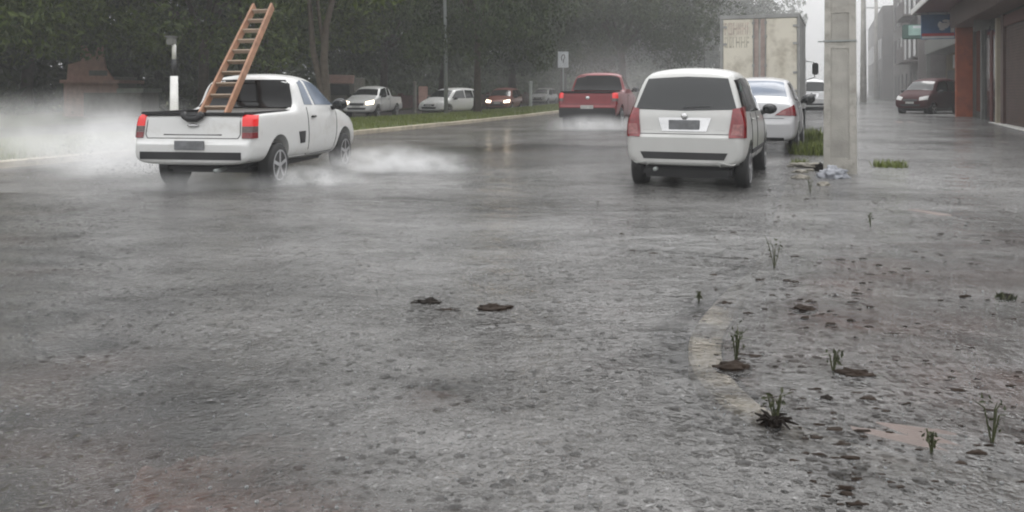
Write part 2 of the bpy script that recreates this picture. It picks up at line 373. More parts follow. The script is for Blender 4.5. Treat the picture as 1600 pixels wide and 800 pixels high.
# submerged kerb with the corner turning to the right
ctrl = [P2(150, -12.66), P2(60, -12.66), P2(20, -12.66), P2(0, -12.66), P2(-8, -12.66), (3.0, 9.2), (2.08, 6.75), (1.38, 5.35), (1.04, 4.5), (.98, 3.9), (1.08, 3.45), (1.35, 3.12), (1.8, 2.86), (3.0, 2.3), (6, 1.2), (14, -1.8)]
ctrl = [Vector(c) for c in ctrl]
def resample(pts, st):
    out = []
    for i in range(len(pts)-1):
        p0 = pts[max(0, i-1)]; p1 = pts[i]; p2 = pts[i+1]; p3 = pts[min(len(pts)-1, i+2)]
        if (p2-p1).length > 6:
            n_ = max(1, int((p2-p1).length/2)); out += [p1.lerp(p2, k/n_) for k in range(n_)]; continue
        n_ = max(1, int((p2-p1).length/st))
        for k in range(n_):
            u = k/n_
            out.append(.5*((2*p1)+(p2-p0)*u+(2*p0-5*p1+4*p2-p3)*u*u+(3*p1-p0-3*p2+p3)*u**3))
    return out+[pts[-1]]
kc = resample(ctrl, .18)
sweep_kerb('sidewalk_kerb', kc, .17, -.18, -.018, '')
# sidewalk between kerb and shop line, its worn surface dips in and out of the water
bm = bmesh.new(); rows = []
for i, c in enumerate(kc):
    s, n = SN(*c); e = P2(max(s, -30) if i < len(kc)-14 else s, -22)
    a = kc[max(0, i-1)]; b = kc[min(len(kc)-1, i+1)]; t = (b-a).normalized(); q = Vector((-t.y, t.x))
    if q.dot(e-c) < 0: q = -q
    row = []
    M_ = 44
    for k in range(M_+1):
        u = (k/M_)**1.5
        p = (c + q*.10).lerp(e, u)
        zz = gz(p.x, p.y) - .035 + .05*noise.noise((p.x*.7, p.y*.5, 1)) + .03*noise.noise((p.x*2.1, p.y*1.6, 4)) + .012*noise.noise((p.x*7, p.y*5, 9))
        row.append(bm.verts.new((p.x, p.y, zz)))
    rows.append(row)
for a, b in zip(rows, rows[1:]):
    for i in range(len(a)-1): bm.faces.new((a[i], a[i+1], b[i+1], b[i]))
tag(fin('sidewalk', bm, M['paving'], smooth=True), kind='structure')
bm = bmesh.new()
def silt(cx, cy, rx, ry, seed):
    for i in range(1):
        g_ = [[None]*33 for _ in range(33)]
        for a in range(33):
            for b in range(33):
                x, y = (a/16-1), (b/16-1); q_ = math.hypot(x, y)+.5*noise.noise((x*2+seed, y*2, seed))+.35*noise.noise((x*6, y*6, seed))
                hh = -.105 + .08*max(0, 1-q_)**.5*(1 if q_ < 1 else 0) - (.03 if q_ >= 1 else 0) + .006*noise.noise((x*9, y*9, seed))
                g_[a][b] = bm.verts.new((cx+x*rx, cy+y*ry, hh))
        for a in range(32):
            for b in range(32): bm.faces.new((g_[a][b], g_[a+1][b], g_[a+1][b+1], g_[a][b+1]))
silt(-.72, 2.98, .66, .50, 1); 
tag(fin('silt_bank', bm, M['silt'], smooth=True), kind='structure')
bm = bmesh.new(); silt(-.36, 3.72, .32, .26, 7); tag(fin('silt_bank', bm, M['silt'], smooth=True), kind='structure')
fs = frange(-34, -21.6, .6) + frange(-21.5, -8, .09) + frange(-7.5, 40, 1.2) + frange(45, 300, 8)
fn = frange(-30, -19, 1) + frange(-18.9, -5, .11) + frange(-4.8, 0, .6)
wv = lambda s, n: (.004*noise.noise((s*1.7, n*1.1, 3)) + .003*noise.noise((s*4, n*3, 8))) if -21.6 < s < -7 and -19 < n < -4.9 else 0
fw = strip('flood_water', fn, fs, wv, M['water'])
import numpy as np
kca = np.array([[p.x, p.y] for p in kc])
co = np.empty(len(fw.data.vertices)*3); fw.data.vertices.foreach_get('co', co); co = co.reshape(-1, 3)
dep = np.full(len(co), .11)
m_ = (np.abs(co[:, 0]) < 14) & (co[:, 1] > .5) & (co[:, 1] < 20)
idx = np.nonzero(m_)[0]
for i in idx:
    x, y = co[i, 0], co[i, 1]
    q = kca-(x, y); d2 = (q**2).sum(1); k_ = d2.argmin(); d = math.sqrt(d2[k_]); kx_, ky_ = kca[k_]
    u = noise.noise((x*.9, y*1.4, 14)) + .5*noise.noise((x*2.6, y*3, 15)) + .25*noise.noise((x*7, y*9, 16))
    vis = 0
    if d < .8:
        vis = (1-sst(5.2, 6.6, y))*(1-sst(1.05, 1.5, x)) if y < 7 else .0
        vis = vis*min(1, max(.0, .60+1.3*noise.noise((x*1.7, y*1.7, 6))+1.1*noise.noise((x*6, y*6, 9)))) + .25
        vis = .74*min(1, vis)*(1-sst(.06, .45, d+.16*noise.noise((x*4, y*4, 2))))
    # pavement side: thin water over brown paving, deeper towards the pole
    side = SN(x, y)[1]; onwalk = x > kx_ + .02 if y > 2.2 else False
    wk = (sst(.0, .5, d) if onwalk else 0)*(1-sst(5.5, 10, y))*max(0, min(1, .62+.55*u))
    lf = sst(-1.0, .5, (-1.95-x)*.82 - (y-4.1)*.57 + .5*u) if y < 11 else 0
    refl_strip = math.exp(-((x-.4-.38*(y-19))/2.6)**2-((y-19)/4.2)**2)*max(0, min(1, 1.0+.6*u))  # dark tree reflection put in as clearer water over the asphalt
    sh = math.exp(-((x+.92)/.62)**2-((y-3.0)/.42)**2) + .9*math.exp(-((x+.36)/.28)**2-((y-3.72)/.22)**2)
    sh = max(0, min(1, (sh-.2)*1.5*max(0, .7+u*1.1)))
    q = max(vis, .86*wk, .92*lf, .85*refl_strip, .54*sh)
    dep[i] = .11*(.0035/.11)**q
foam_sheen = np.zeros(len(co))
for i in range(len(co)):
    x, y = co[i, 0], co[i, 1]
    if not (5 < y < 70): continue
    s_, n_ = SN(x, y); f_ = sst(-11.5, -14.5, n_)*sst(7, 13, y)*.42  # sidewalk term: bright sky reflection painted into the water colour
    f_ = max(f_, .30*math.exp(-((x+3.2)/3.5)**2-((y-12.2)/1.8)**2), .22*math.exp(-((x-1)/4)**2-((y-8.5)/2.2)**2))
    foam_sheen[i] = f_*max(0, min(1, .8+1.2*noise.noise((x*.35, y*.35, 3))+.5*noise.noise((x*1.2, y*1.2, 8))))
af = fw.data.attributes.new('foam_sheen', 'FLOAT', 'POINT'); af.data.foreach_set('value', foam_sheen.astype(np.float32))
at = fw.data.attributes.new('depth', 'FLOAT', 'POINT'); at.data.foreach_set('value', dep.astype(np.float32))  # water depth, with the painted reflection strip lowered into it
fr_ = strip('far_road_water', frange(5.77, 13.6, 1), sv, lambda s, n: -.02, M['water'])
at = fr_.data.attributes.new('depth', 'FLOAT', 'POINT'); at.data.foreach_set('value', [.09]*len(fr_.data.vertices))

# ---------------------------------------------------------------- vehicles
def half_ring(st):
    y, zb, zt, wl, wm, ws, wt, zs = st[:8]; crown = st[8] if len(st) > 8 else .02
    up = zt-zs
    return [(0, zb), (wl*.8, zb), (wl, zb+.05), (wm, zb+(zs-zb)*.38), (wm*.998, zb+(zs-zb)*.72), (ws, zs),
            (ws+(wt-ws)*.55, zs+up*.5), (wt+.02*(up > .2), zt-.18*min(up, .35)), (wt*.82, zt-.01), (wt*.45, zt+crown*.8), (0, zt+crown)]
def body_mesh(sts, cuts, sub=2):
    bm = bmesh.new(); rings = []
    for st in sts:
        h = half_ring(st); y = st[0]
        pts = [(x, z) for x, z in h] + [(-x, z) for x, z in h[-2:0:-1]]
        rings.append([bm.verts.new((x, y, z)) for x, z in pts])
    n = len(rings[0])
    for a, b in zip(rings, rings[1:]):
        for k in range(n): bm.faces.new((a[k], a[(k+1) % n], b[(k+1) % n], b[k]))
    for ring, flip in ((rings[0], False), (rings[-1], True)):
        # caps as quads between mirrored halves
        hlf = n//2
        for k in range(0, hlf):
            a0, a1 = ring[k], ring[k+1]; b0, b1 = ring[(n-k) % n], ring[(n-k-1) % n]
            vs_ = []
            for v in (a0, a1, b1, b0):
                if v not in vs_: vs_.append(v)
            if len(vs_) >= 3:
                try: bm.faces.new(vs_)
                except ValueError: pass
    bmesh.ops.recalc_face_normals(bm, faces=bm.faces[:])
    me = bpy.data.meshes.new('body'); bm.to_mesh(me); bm.free()
    o = bpy.data.objects.new('tmp', me); C.objects.link(o)
    md = o.modifiers.new('s', 'SUBSURF'); md.levels = sub; md.render_levels = sub
    cutters = []
    cb = bmesh.new()
    for c in cuts:
        if c[0] == 'wheel':
            _, y, r, xi, xo = c
            for sgn in (1, -1): lathe(cb, [(sgn*xi, r), (sgn*xo, r)], 32, 'X', (0, y, c_wz(c, r)))
        else:
            _, x0, x1, y0, y1, z0, z1 = c; box(cb, x0, x1, y0, y1, z0, z1, .03)
    bmesh.ops.recalc_face_normals(cb, faces=cb.faces[:])
    cm = bpy.data.meshes.new('cut'); cb.to_mesh(cm); cb.free()
    co = bpy.data.objects.new('cutter', cm); C.objects.link(co)
    b = o.modifiers.new('b', 'BOOLEAN'); b.operation = 'DIFFERENCE'; b.solver = 'EXACT'; b.object = co; b.use_self = True
    dg = bpy.context.evaluated_depsgraph_get(); dg.update()
    res = bpy.data.meshes.new_from_object(o.evaluated_get(dg))
    b.show_viewport = False
    dg = bpy.context.evaluated_depsgraph_get(); dg.update()
    plain = bpy.data.meshes.new_from_object(o.evaluated_get(dg))
    bmp = bmesh.new(); bmp.from_mesh(plain); bvh = BVHTree.FromBMesh(bmp); bmp.free()
    bpy.data.objects.remove(o); bpy.data.objects.remove(co)
    bm = bmesh.new(); bm.from_mesh(res)
    for f in bm.faces: f.smooth = True
    for e in bm.edges:
        if len(e.link_faces) == 2 and e.calc_face_angle(0) > R(38): e.smooth = False
    bm.to_mesh(res); bm.free()
    return res, bvh
def c_wz(c, r): return r - .045
def lerp_poly(pts, u):
    if len(pts) == 1: return Vector(pts[0])
    d = [0]
    for a, b in zip(pts, pts[1:]): d.append(d[-1]+(Vector(b)-Vector(a)).length)
    t = u*d[-1]
    for i in range(len(pts)-1):
        if t <= d[i+1] or i == len(pts)-2:
            q = (t-d[i])/max(1e-9, d[i+1]-d[i]); return Vector(pts[i]).lerp(Vector(pts[i+1]), q)
def patch(bvh, name, mat, parent, top, bot, dr, off=.006, nu=10, nv=5, thick=.012, mirror=False, label=None, inset=0):
    """a panel lying on the body: ruled between polylines top and bot, cast along dr onto the body"""
    out = []
    for sg in ((1, -1) if mirror else (1,)):
        bm = bmesh.new(); d = Vector((dr[0]*sg, dr[1], dr[2])).normalized(); g = []
        for j in range(nv+1):
            row = []
            for i in range(nu+1):
                p = lerp_poly(top, i/nu).lerp(lerp_poly(bot, i/nu), j/nv); p = Vector((p.x*sg, p.y, p.z))
                hit, nor, _, _ = bvh.ray_cast(p - d*1.2, d, 2.2)
                if hit is None or (hit-p).length > .5: hit, nor, _, _ = bvh.find_nearest(p)
                if nor.dot(d) > 0: nor = -nor
                row.append((hit+nor*off, hit-nor*thick))
            g.append(row)
        f = [[bm.verts.new(a) for a, b in r] for r in g]; k = [[bm.verts.new(b) for a, b in r] for r in g]
        for j in range(nv):
            for i in range(nu):
                bm.faces.new((f[j][i], f[j][i+1], f[j+1][i+1], f[j+1][i])); bm.faces.new((k[j][i], k[j+1][i], k[j+1][i+1], k[j][i+1]))
        for i in range(nu):
            bm.faces.new((f[0][i], k[0][i], k[0][i+1], f[0][i+1])); bm.faces.new((f[nv][i], f[nv][i+1], k[nv][i+1], k[nv][i]))
        for j in range(nv):
            bm.faces.new((f[j][0], f[j+1][0], k[j+1][0], k[j][0])); bm.faces.new((f[j][nu], k[j][nu], k[j+1][nu], f[j+1][nu]))
        o = fin(name, bm, mat, parent)
        me = o.data
        bm = bmesh.new(); bm.from_mesh(me)
        for fc in bm.faces: fc.smooth = True
        for e in bm.edges:
            if len(e.link_faces) == 2 and e.calc_face_angle(0) > R(50): e.smooth = False
        bm.to_mesh(me); bm.free()
        if label: o['label'] = label
        out.append(o)
    return out
def seam(bvh, pts, dr, mat, parent, wd=.008, mirror=True, name='door_seam'):
    for sg in ((1, -1) if mirror else (1,)):
        bm = bmesh.new()
        d = Vector((dr[0]*sg, dr[1], dr[2])).normalized(); q = []
        for i in range(25):
            p = lerp_poly(pts, i/24); p = Vector((p.x*sg, p.y, p.z)); hit, nor, _, _ = bvh.ray_cast(p-d*1.2, d, 2.2)
            if hit is None: hit = bvh.find_nearest(p)[0]
            q.append(hit)
        tube(bm, q, wd, 5)
        fin(name, bm, mat, parent, True)
def wheel(root, x, y, r, wd, rimmat=None, front=False):
    side = 1 if x > 0 else -1
    bm = bmesh.new(); h = wd/2
    lathe(bm, [(-h, r*.66), (-h, r*.9), (-h+.02, r*.985), (-h+.05, r), (h-.05, r), (h-.02, r*.985), (h, r*.9), (h, r*.66)], 36)
    o = fin('wheel', bm, M['rubber'], root, True); o.location = (x-side*h, y, r-.045)
    bm = bmesh.new(); e = side*h
    lathe(bm, [(e-side*.05, r*.64), (e-side*.005, r*.69), (e+side*.003, r*.69), (e+side*.003, r*.62), (e-side*.02, r*.60), (e-side*.03, r*.2), (e-side*.03, .01)], 36)
    for k in range(5):
        a = k*2*math.pi/5+.3; c, s_ = math.cos(a), math.sin(a)
        b2 = bmesh.ops.create_cube(bm, size=1, matrix=Matrix.Translation((e-side*.008, c*r*.35, s_*r*.35)) @ Matrix.Rotation(a, 4, 'X') @ Matrix.Diagonal((.02, r*.56, r*.15, 1)))
    lathe(bm, [(e-side*.01, r*.14), (e+side*.008, r*.13), (e+side*.01, .01)], 16)
    fin('rim', bm, rimmat or M['rim'], o)
    return o
def mirrors(root, y, z, x, mat, s=1.0):
    for sg in (1, -1):
        bm = bmesh.new()
        bmesh.ops.create_icosphere(bm, subdivisions=3, radius=1, matrix=Matrix.Translation((sg*(x+.10), y, z+.04)) @ Matrix.Diagonal((.115*s, .075*s, .085*s, 1)))
        tube(bm, [(sg*(x-.06), y+.02, z-.03), (sg*(x+.06), y, z)], [.04, .03], 8)
        o = fin('door_mirror', bm, mat, root, True)
        gb = bmesh.new(); bmesh.ops.create_icosphere(gb, subdivisions=2, radius=1, matrix=Matrix.Translation((sg*(x+.10), y-.062*s, z+.04)) @ Matrix.Diagonal((.088*s, .018, .062*s, 1)))
        fin('mirror_glass', gb, M['glass'], o, True)
def handles(bvh, root, ys, z, mat):
    for y in ys:
        for sg in (1, -1):
            h = bvh.ray_cast(Vector((sg*2, y, z)), Vector((-sg, 0, 0)))[0]
            if h is None: continue
            bm = bmesh.new(); box(bm, min(h.x, h.x+sg*.03), max(h.x, h.x+sg*.03), y-.09, y+.09, z-.016, z+.016, .01)
            fin('door_handle', bm, mat, root, True)
def plate(root, x0, x1, y, z0, z1, mat, parent=None):
    bm = bmesh.new(); box(bm, x0, x1, y-.006, y+.02, z0, z1, .004); return fin('number_plate', bm, mat, parent or root)
def place(root, loc, th, sink=0):
    root.location = loc; root.rotation_euler = (0, 0, -th)

def hatch(label, cat, group, paint, W=.845, H=1.65, lights=False, tails='tail', glass='glass', name='parked_car', detail=True):
    root = empty(name, label=label, cat=cat, group=group)
    k = W/.845; q = H/1.65
    S = [(y, zb, zt*q, wl*k, wm*k, ws*k, wt*k, zs*q, cr) for y, zb, zt, wl, wm, ws, wt, zs, cr in [
        (.00, .34, .70, .62, .66, .66, .58, .68, 0), (.015, .32, .72, .70, .735, .735, .66, .70, 0), (.07, .31, .74, .76, .79, .785, .72, .72, 0.0),
        (.10, .31, .99, .78, .805, .79, .72, .93, 0.0), (.15, .31, 1.07, .79, .82, .80, .70, .96, 0.0),
        (.30, .31, 1.42, .80, .835, .81, .66, .98, .01), (.40, .30, 1.58, .80, .84, .815, .62, .985, .02), (.60, .29, 1.63, .80, .845, .82, .62, .99, .03),
        (1.2, .26, 1.65, .80, .845, .825, .625, .985, .03), (2.0, .25, 1.63, .80, .845, .825, .62, .97, .03), (2.45, .25, 1.55, .80, .845, .825, .61, .96, .03),
        (2.85, .25, 1.28, .80, .845, .82, .64, .95, .03), (3.15, .25, 1.04, .80, .845, .81, .66, .93, .03), (3.5, .26, .93, .79, .84, .79, .64, .86, .03),
        (3.78, .28, .80, .76, .80, .74, .60, .74, .02), (3.90, .30, .64, .68, .72, .68, .55, .60, .01), (3.93, .34, .58, .56, .60, .58, .48, .54, 0)]]
    r = .30; fy, ry = 3.2, .68
    me, bvh = body_mesh(S, [('wheel', fy, r+.05, .55*k, 1.1), ('wheel', ry, r+.05, .55*k, 1.1)])
    link('body', me, M[paint], root)
    for y in (fy, ry):
        for sg in (1, -1): wheel(root, sg*(W-.015), y, r, .19)
    g = M[glass]
    # rear window, wrapping into the pillars
    patch(bvh, 'rear_window', g, root, [(-.56*k, .3, 1.52*q), (0, .3, 1.545*q), (.56*k, .3, 1.52*q)], [(-.70*k, .12, 1.09*q), (0, .12, 1.065*q), (.70*k, .12, 1.09*q)], (0, 1, -.25), nu=16, nv=8)
    for z0 in ():
        pass
    # tail lamps: tall red clusters at the corners, pale lens in the lower half
    for o in patch(bvh, 'tail_light', M[tails], root, [(.66*k, .1, 1.08*q), (.84*k, .16, 1.12*q)], [(.60*k, .05, .70*q), (.83*k, .12, .70*q)], (-.25, 1, 0), off=.016, nu=6, nv=8, thick=.03, mirror=True):
        sg = 1 if sum(v.co.x for v in o.data.vertices) > 0 else -1
        if detail: patch(bvh, 'lens', M['tail_clear'], o, [(sg*.665*k, .08, .88*q), (sg*.78*k, .1, .88*q)], [(sg*.64*k, .05, .73*q), (sg*.77*k, .1, .73*q)], (-.15*sg, 1, 0), off=.020, nu=5, nv=5)
    patch(bvh, 'windscreen', M['glass_lit' if glass == 'glass_lit' else 'glass'], root, [(-.53*k, 2.5, 1.5*q), (.53*k, 2.5, 1.5*q)], [(-.68*k, 3.05, 1.06*q), (.68*k, 3.05, 1.06*q)], (0, -1, -.7), nu=12, nv=8)
    # side glass
    for nm, a, b in (('rear_quarter_window', [(.7, .42, 1.48), (.7, .80, 1.50)], [(.7, .26, 1.06), (.7, .80, 1.04)]),
                     ('rear_door_window', [(.7, .87, 1.51), (.7, 1.58, 1.52)], [(.7, .87, 1.04), (.7, 1.62, 1.03)]),
                     ('front_door_window', [(.7, 1.66, 1.52), (.7, 2.32, 1.47)], [(.7, 1.70, 1.03), (.7, 2.88, 1.03)])):
        A = [(x, y, z*q) for x, y, z in a]; B = [(x, y, z*q) for x, y, z in b]
        patch(bvh, nm, g, root, A, B, (-1, 0, 0), mirror=True)
    mirrors(root, 2.72, 1.0*q, W-.01, M['plastic'] if paint != 'red' else M['red'])
    if detail:
        patch(bvh, 'bumper_insert', M['plastic'], root, [(-.60*k, 0, .50), (.60*k, 0, .50)], [(-.55*k, 0, .405), (.55*k, 0, .405)], (0, 1, 0), off=.008, nu=14, nv=3, label='dark lower insert of the rear bumper')
        patch(bvh, 'bumper_lip', M[paint], root, [(-.72*k, 0, .345), (-.55*k, 0, .36), (-.45*k, 0, .40), (.45*k, 0, .40), (.55*k, 0, .36), (.72*k, 0, .345)], [(-.72*k, 0, .305), (-.53*k, 0, .315), (-.43*k, 0, .362), (.43*k, 0, .362), (.53*k, 0, .315), (.72*k, 0, .305)], (0, 1, 0), off=.02, nu=20, nv=2)
        rc = patch(bvh, 'plate_recess', M['chrome'], root, [(-.36, .1, .965*q), (.36, .1, .965*q)], [(-.30, .08, .78*q), (.30, .08, .78*q)], (0, 1, 0), off=.008, nu=8, nv=4)[0]
        hy = bvh.ray_cast(Vector((0, -1, .86*q)), Vector((0, 1, 0)))[0].y
        plate(root, -.21, .21, hy-.014, .80*q, .935*q, M['plate'], rc)
        bm = bmesh.new(); lathe(bm, [(0, .045), (.012, .042), (.02, .02)], 18, 'Z'); b_ = fin('badge', bm, M['chrome'], root, True); b_.rotation_euler = (R(90), 0, 0); b_.location = (0, hy, .985*q)
        seam(bvh, [(-.62*k, 0, .745*q), (.62*k, 0, .745*q)], (0, 1, 0), M['gap'], root, .006, False, 'hatch_seam')
        for xx, wl_ in ((.42, .12), (-.56, .10)):
            bm = bmesh.new()
            for j in range(4): box(bm, xx+j*.035, xx+j*.035+.024, hy-.012, hy+.01, .775*q, .80*q)
            fin('model_lettering', bm, M['box_trim'], root)
        bm = bmesh.new(); tube(bm, [(0, .02, .0), (.02, -.16, .30)], [.004, .002], 5); a_ = fin('aerial', bm, M['plastic'], root); a_.location = (0, 1.9, H+.01)
        bm = bmesh.new(); tube(bm, [(-.38, .075, 0), (-.38, -.03, .0)], .03, 10); e_ = fin('exhaust_pipe', bm, M['steel'], root, True); e_.location = (0, 0, .26)
        patch(bvh, 'wiper', M['plastic'], root, [(-.02, .1, 1.12*q), (.34, .13, 1.13*q)], [(-.02, .1, 1.10*q), (.34, .13, 1.115*q)], (0, 1, -.2), off=.015, nu=6, nv=1)
        seam(bvh, [(.8, .84, 1.02*q), (.8, .86, .6), (.8, 1.0, .34), (.8, 1.64, .34), (.8, 1.64, 1.02*q)], (-1, 0, 0), M['gap'], root)
        seam(bvh, [(.8, 1.66, .34), (.8, 2.75, .34), (.8, 2.85, .6), (.8, 2.85, 1.0*q)], (-1, 0, 0), M['gap'], root)
        handles(bvh, root, (1.0, 1.8), .93*q, M[paint])
        patch(bvh, 'side_moulding', M['gap'], root, [(.8, 1.0, .50), (.8, 2.7, .50)], [(.8, 1.0, .44), (.8, 2.7, .44)], (-1, 0, 0), off=.012, mirror=True, nv=2)
    bm = bmesh.new(); box(bm, -.62*k, .62*k, .25, 3.6, .13, .30, .04); fin('underbody', bm, M['plastic'], root)  # black block added to give the dark shadow beneath the car
    patch(bvh, 'headlight', M['head_on' if lights else 'head'], root, [(.40*k, 3.8, .76*q), (.76*k, 3.6, .84*q)], [(.42*k, 3.85, .62*q), (.76*k, 3.7, .66*q)], (-.3, -1, 0), off=.012, nu=6, nv=4, mirror=True)
    patch(bvh, 'grille', M['plastic'], root, [(-.36*k, 3.9, .68*q), (.36*k, 3.9, .68*q)], [(-.34*k, 3.9, .58*q), (.34*k, 3.9, .58*q)], (0, -1, 0), off=.01)
    patch(bvh, 'air_intake', M['plastic'], root, [(-.5*k, 3.9, .48), (.5*k, 3.9, .48)], [(-.44*k, 3.9, .38), (.44*k, 3.9, .38)], (0, -1, 0), off=.01)
    plate(root, -.2, .2, 3.945, .5, .6, M['plate_pale'])
    return root

def sedan(label, cat, group, paint, name='parked_car'):
    root = empty(name, label=label, cat=cat, group=group)
    S = [(.00, .34, .62, .60, .64, .64, .56, .60, 0), (.02, .30, .66, .72, .75, .74, .66, .64, 0), (.08, .28, .74, .77, .80, .79, .70, .72, 0),
         (.12, .27, 1.02, .78, .81, .78, .66, .95, .01), (.22, .27, 1.08, .79, .825, .79, .66, 1.0, .015), (.55, .26, 1.12, .80, .84, .80, .66, 1.01, .02),
         (.70, .25, 1.19, .80, .845, .80, .65, 1.02, .02), (1.02, .24, 1.46, .80, .85, .805, .61, 1.02, .025), (1.45, .23, 1.55, .80, .85, .81, .585, 1.015, .03),
         (2.0, .22, 1.585, .80, .85, .81, .59, 1.005, .03), (2.6, .22, 1.54, .80, .85, .81, .59, 1.0, .03), (3.05, .22, 1.30, .80, .845, .80, .62, .98, .03),
         (3.4, .22, 1.06, .80, .84, .79, .64, .96, .03), (3.85, .24, .95, .79, .83, .77, .62, .88, .03), (4.2, .26, .82, .75, .79, .72, .58, .76, .02),
         (4.36, .29, .66, .66, .70, .66, .52, .62, .01), (4.40, .34, .58, .52, .56, .54, .45, .54, 0)]
    r = .31; fy, ry = 3.62, .98
    me, bvh = body_mesh(S, [('wheel', fy, r+.05, .55, 1.1), ('wheel', ry, r+.05, .55, 1.1)])
    link('body', me, M[paint], root)
    for y in (fy, ry):
        for sg in (1, -1): wheel(root, sg*.835, y, r, .19)
    patch(bvh, 'rear_window', M['glass_lit'], root, [(-.52, 1.2, 1.49), (.52, 1.2, 1.49)], [(-.62, .70, 1.16), (.62, .70, 1.16)], (0, 1, -.8), nu=14, nv=8)
    patch(bvh, 'windscreen', M['glass'], root, [(-.50, 2.7, 1.48), (.50, 2.7, 1.48)], [(-.64, 3.3, 1.1), (.64, 3.3, 1.1)], (0, -1, -.8), nu=12, nv=8)
    patch(bvh, 'rear_door_window', M['glass'], root, [(.7, 1.3, 1.44), (.7, 2.0, 1.49)], [(.7, .98, 1.10), (.7, 2.0, 1.08)], (-1, 0, 0), mirror=True)
    patch(bvh, 'front_door_window', M['glass'], root, [(.7, 2.08, 1.49), (.7, 2.62, 1.44)], [(.7, 2.08, 1.08), (.7, 3.15, 1.07)], (-1, 0, 0), mirror=True)
    for o in patch(bvh, 'tail_light', M['tail'], root, [(.56, .1, .90), (.80, .24, 1.02)], [(.42, .08, .80), (.82, .2, .79)], (-.35, 1, 0), off=.014, nu=8, nv=6, thick=.03, mirror=True):
        sg = 1 if sum(v.co.x for v in o.data.vertices) > 0 else -1
        patch(bvh, 'lens', M['tail_clear'], o, [(sg*.54, .1, .87), (sg*.64, .12, .90)], [(sg*.46, .08, .81), (sg*.62, .1, .81)], (-.2*sg, 1, 0), off=.018, nu=5, nv=4)
    patch(bvh, 'bumper_insert', M['plastic'], root, [(-.6, 0, .36), (.6, 0, .36)], [(-.6, 0, .30), (.6, 0, .30)], (0, 1, 0), off=.008, nu=12, nv=2)
    seam(bvh, [(-.6, 0, .74), (.6, 0, .74)], (0, 1, 0), M['gap'], root, .006, False, 'boot_seam')
    seam(bvh, [(.8, 1.25, 1.05), (.8, 1.3, .7), (.8, 1.4, .34), (.8, 2.04, .32), (.8, 2.04, 1.05)], (-1, 0, 0), M['gap'], root)
    plate(root, -.2, .2, .03, .80, .92, M['plate'])
    mirrors(root, 2.98, 1.06, .86, M['plastic'], 1.35)
    handles(bvh, root, (1.45, 2.3), .93, M[paint])
    patch(bvh, 'headlight', M['head'], root, [(.40, 4.3, .78), (.74, 4.1, .86)], [(.42, 4.3, .64), (.74, 4.1, .68)], (-.3, -1, 0), off=.012, nu=6, nv=4, mirror=True)
    patch(bvh, 'grille', M['plastic'], root, [(-.34, 4.4, .7), (.34, 4.4, .7)], [(-.32, 4.4, .56), (.32, 4.4, .56)], (0, -1, 0), off=.01)
    return root

